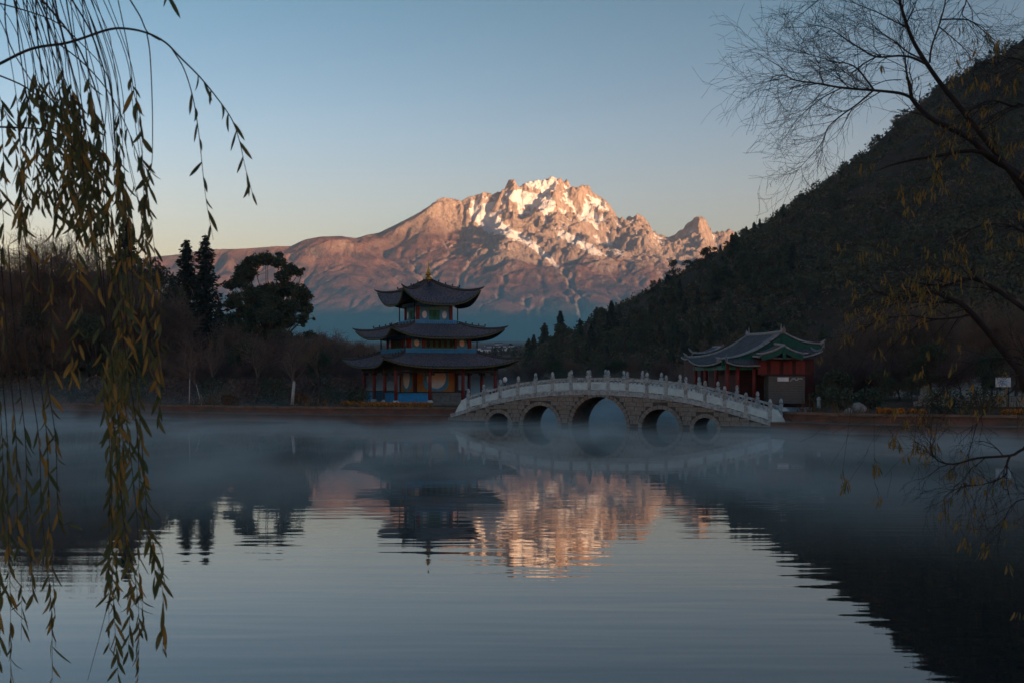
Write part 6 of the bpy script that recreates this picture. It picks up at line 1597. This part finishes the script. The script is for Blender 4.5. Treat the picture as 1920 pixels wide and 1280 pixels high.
    limb([(1765, 37), (1810, 37), (1832, 48), (1856, 69), (1874, 82)], .006, .002, d=6.8, bush=.2, L=.34, dens=.6, leaves=3)
    limb([(1800, -40), (1812, 0), (1805, 30), (1850, 60), (1828, 110)], .006, .0015, d=6.9, bush=.2, L=.4, dens=.65)
    limb([(1760, 50), (1790, 75), (1815, 100), (1830, 130)], .005, .0013, d=6.8, bush=.2, L=.34, dens=.6)
    limb([(1560, -40), (1540, -5), (1505, 25), (1485, 42)], .004, .001, d=6.5, bush=.2, L=.3, dens=.45, droop=.1)
    limb([(1700, -50), (1710, -10), (1690, 20), (1700, 60)], .004, .001, d=6.5, bush=.1, L=.36, dens=.5, droop=.08)
    # branches over the dark hill, with the yellow leaves
    limb([(2000, 400), (1920, 342), (1842, 286), (1760, 292), (1685, 306), (1640, 322)], .028, .002, d=6.4, bush=.4, dens=.35, L=.4, leaves=30, droop=.08)
    limb([(2010, 640), (1920, 579), (1855, 536), (1816, 523), (1770, 536), (1720, 530), (1670, 520)], .022, .002, d=6.3, bush=.3, dens=.45, L=.42, leaves=55, droop=.07)
    limb([(1975, 760), (1908, 690), (1855, 625), (1809, 575), (1780, 560), (1740, 548), (1690, 560), (1640, 545)], .040, .003, d=7.2, bush=.4, dens=.45, L=.4, leaves=55, droop=.06)
    limb([(1820, 590), (1790, 596), (1750, 598), (1700, 592), (1650, 600)], .010, .0015, d=7.2, bush=.2, dens=.45, L=.36, leaves=30, droop=.08)
    limb([(1960, 220), (1900, 200), (1850, 190), (1800, 230), (1780, 290)], .012, .0015, d=6.2, bush=.2, dens=.5, L=.4, leaves=50, droop=.10)
    limb([(1990, 150), (1930, 120), (1890, 110), (1850, 140)], .010, .0015, d=6.1, bush=.2, dens=.5, L=.36, leaves=34, droop=.10)
    limb([(1990, 470), (1930, 440), (1880, 420), (1820, 430), (1770, 470)], .012, .0015, d=6.2, bush=.2, dens=.5, L=.4, leaves=40, droop=.10)
    limb([(1990, 720), (1930, 690), (1870, 670), (1810, 690), (1760, 740)], .010, .0013, d=6.1, bush=.2, dens=.5, L=.4, leaves=36, droop=.12)
    limb([(1960, 700), (1900, 730), (1840, 780), (1822, 830), (1815, 860)], .008, .0012, d=6.3, bush=.3, dens=.4, L=.34, leaves=10, droop=.10)
    limb([(2010, 800), (1919, 841), (1895, 853), (1833, 858), (1790, 869), (1761, 864), (1746, 846), (1744, 826)], .012, .0018, d=5.8, bush=.35, dens=.35, L=.26, droop=.10, leaves=6)
    limb([(1893, 855), (1888, 866), (1884, 891), (1844, 907), (1800, 913), (1770, 930)], .006, .0014, d=5.8, bush=.2, dens=.5, L=.30, droop=.14, leaves=12)
    limb([(2000, 900), (1950, 930), (1905, 940), (1880, 980), (1870, 1030)], .006, .0012, d=5.8, bush=.3, dens=.5, L=.30, droop=.14, leaves=12)
    for x0, y0, x1, y1, d in ((1600, 690, 1578, 900, 6.2), (1632, 690, 1640, 905, 6.2), (1668, 660, 1662, 800, 6.4), (1760, 640, 1755, 820, 6.2), (1720, 700, 1712, 860, 6.2), (1830, 700, 1800, 990, 6.0)):
        limb([(x0+60, y0-60), (x0+10, y0), ((x0+x1)/2+3, (y0+y1)/2), (x1, y1)], .0022, .0007, d=d, bush=.75, dens=.3, L=.10, lv=2, leaves=5, droop=.2)
    fol.flush()
build_bare_tree()
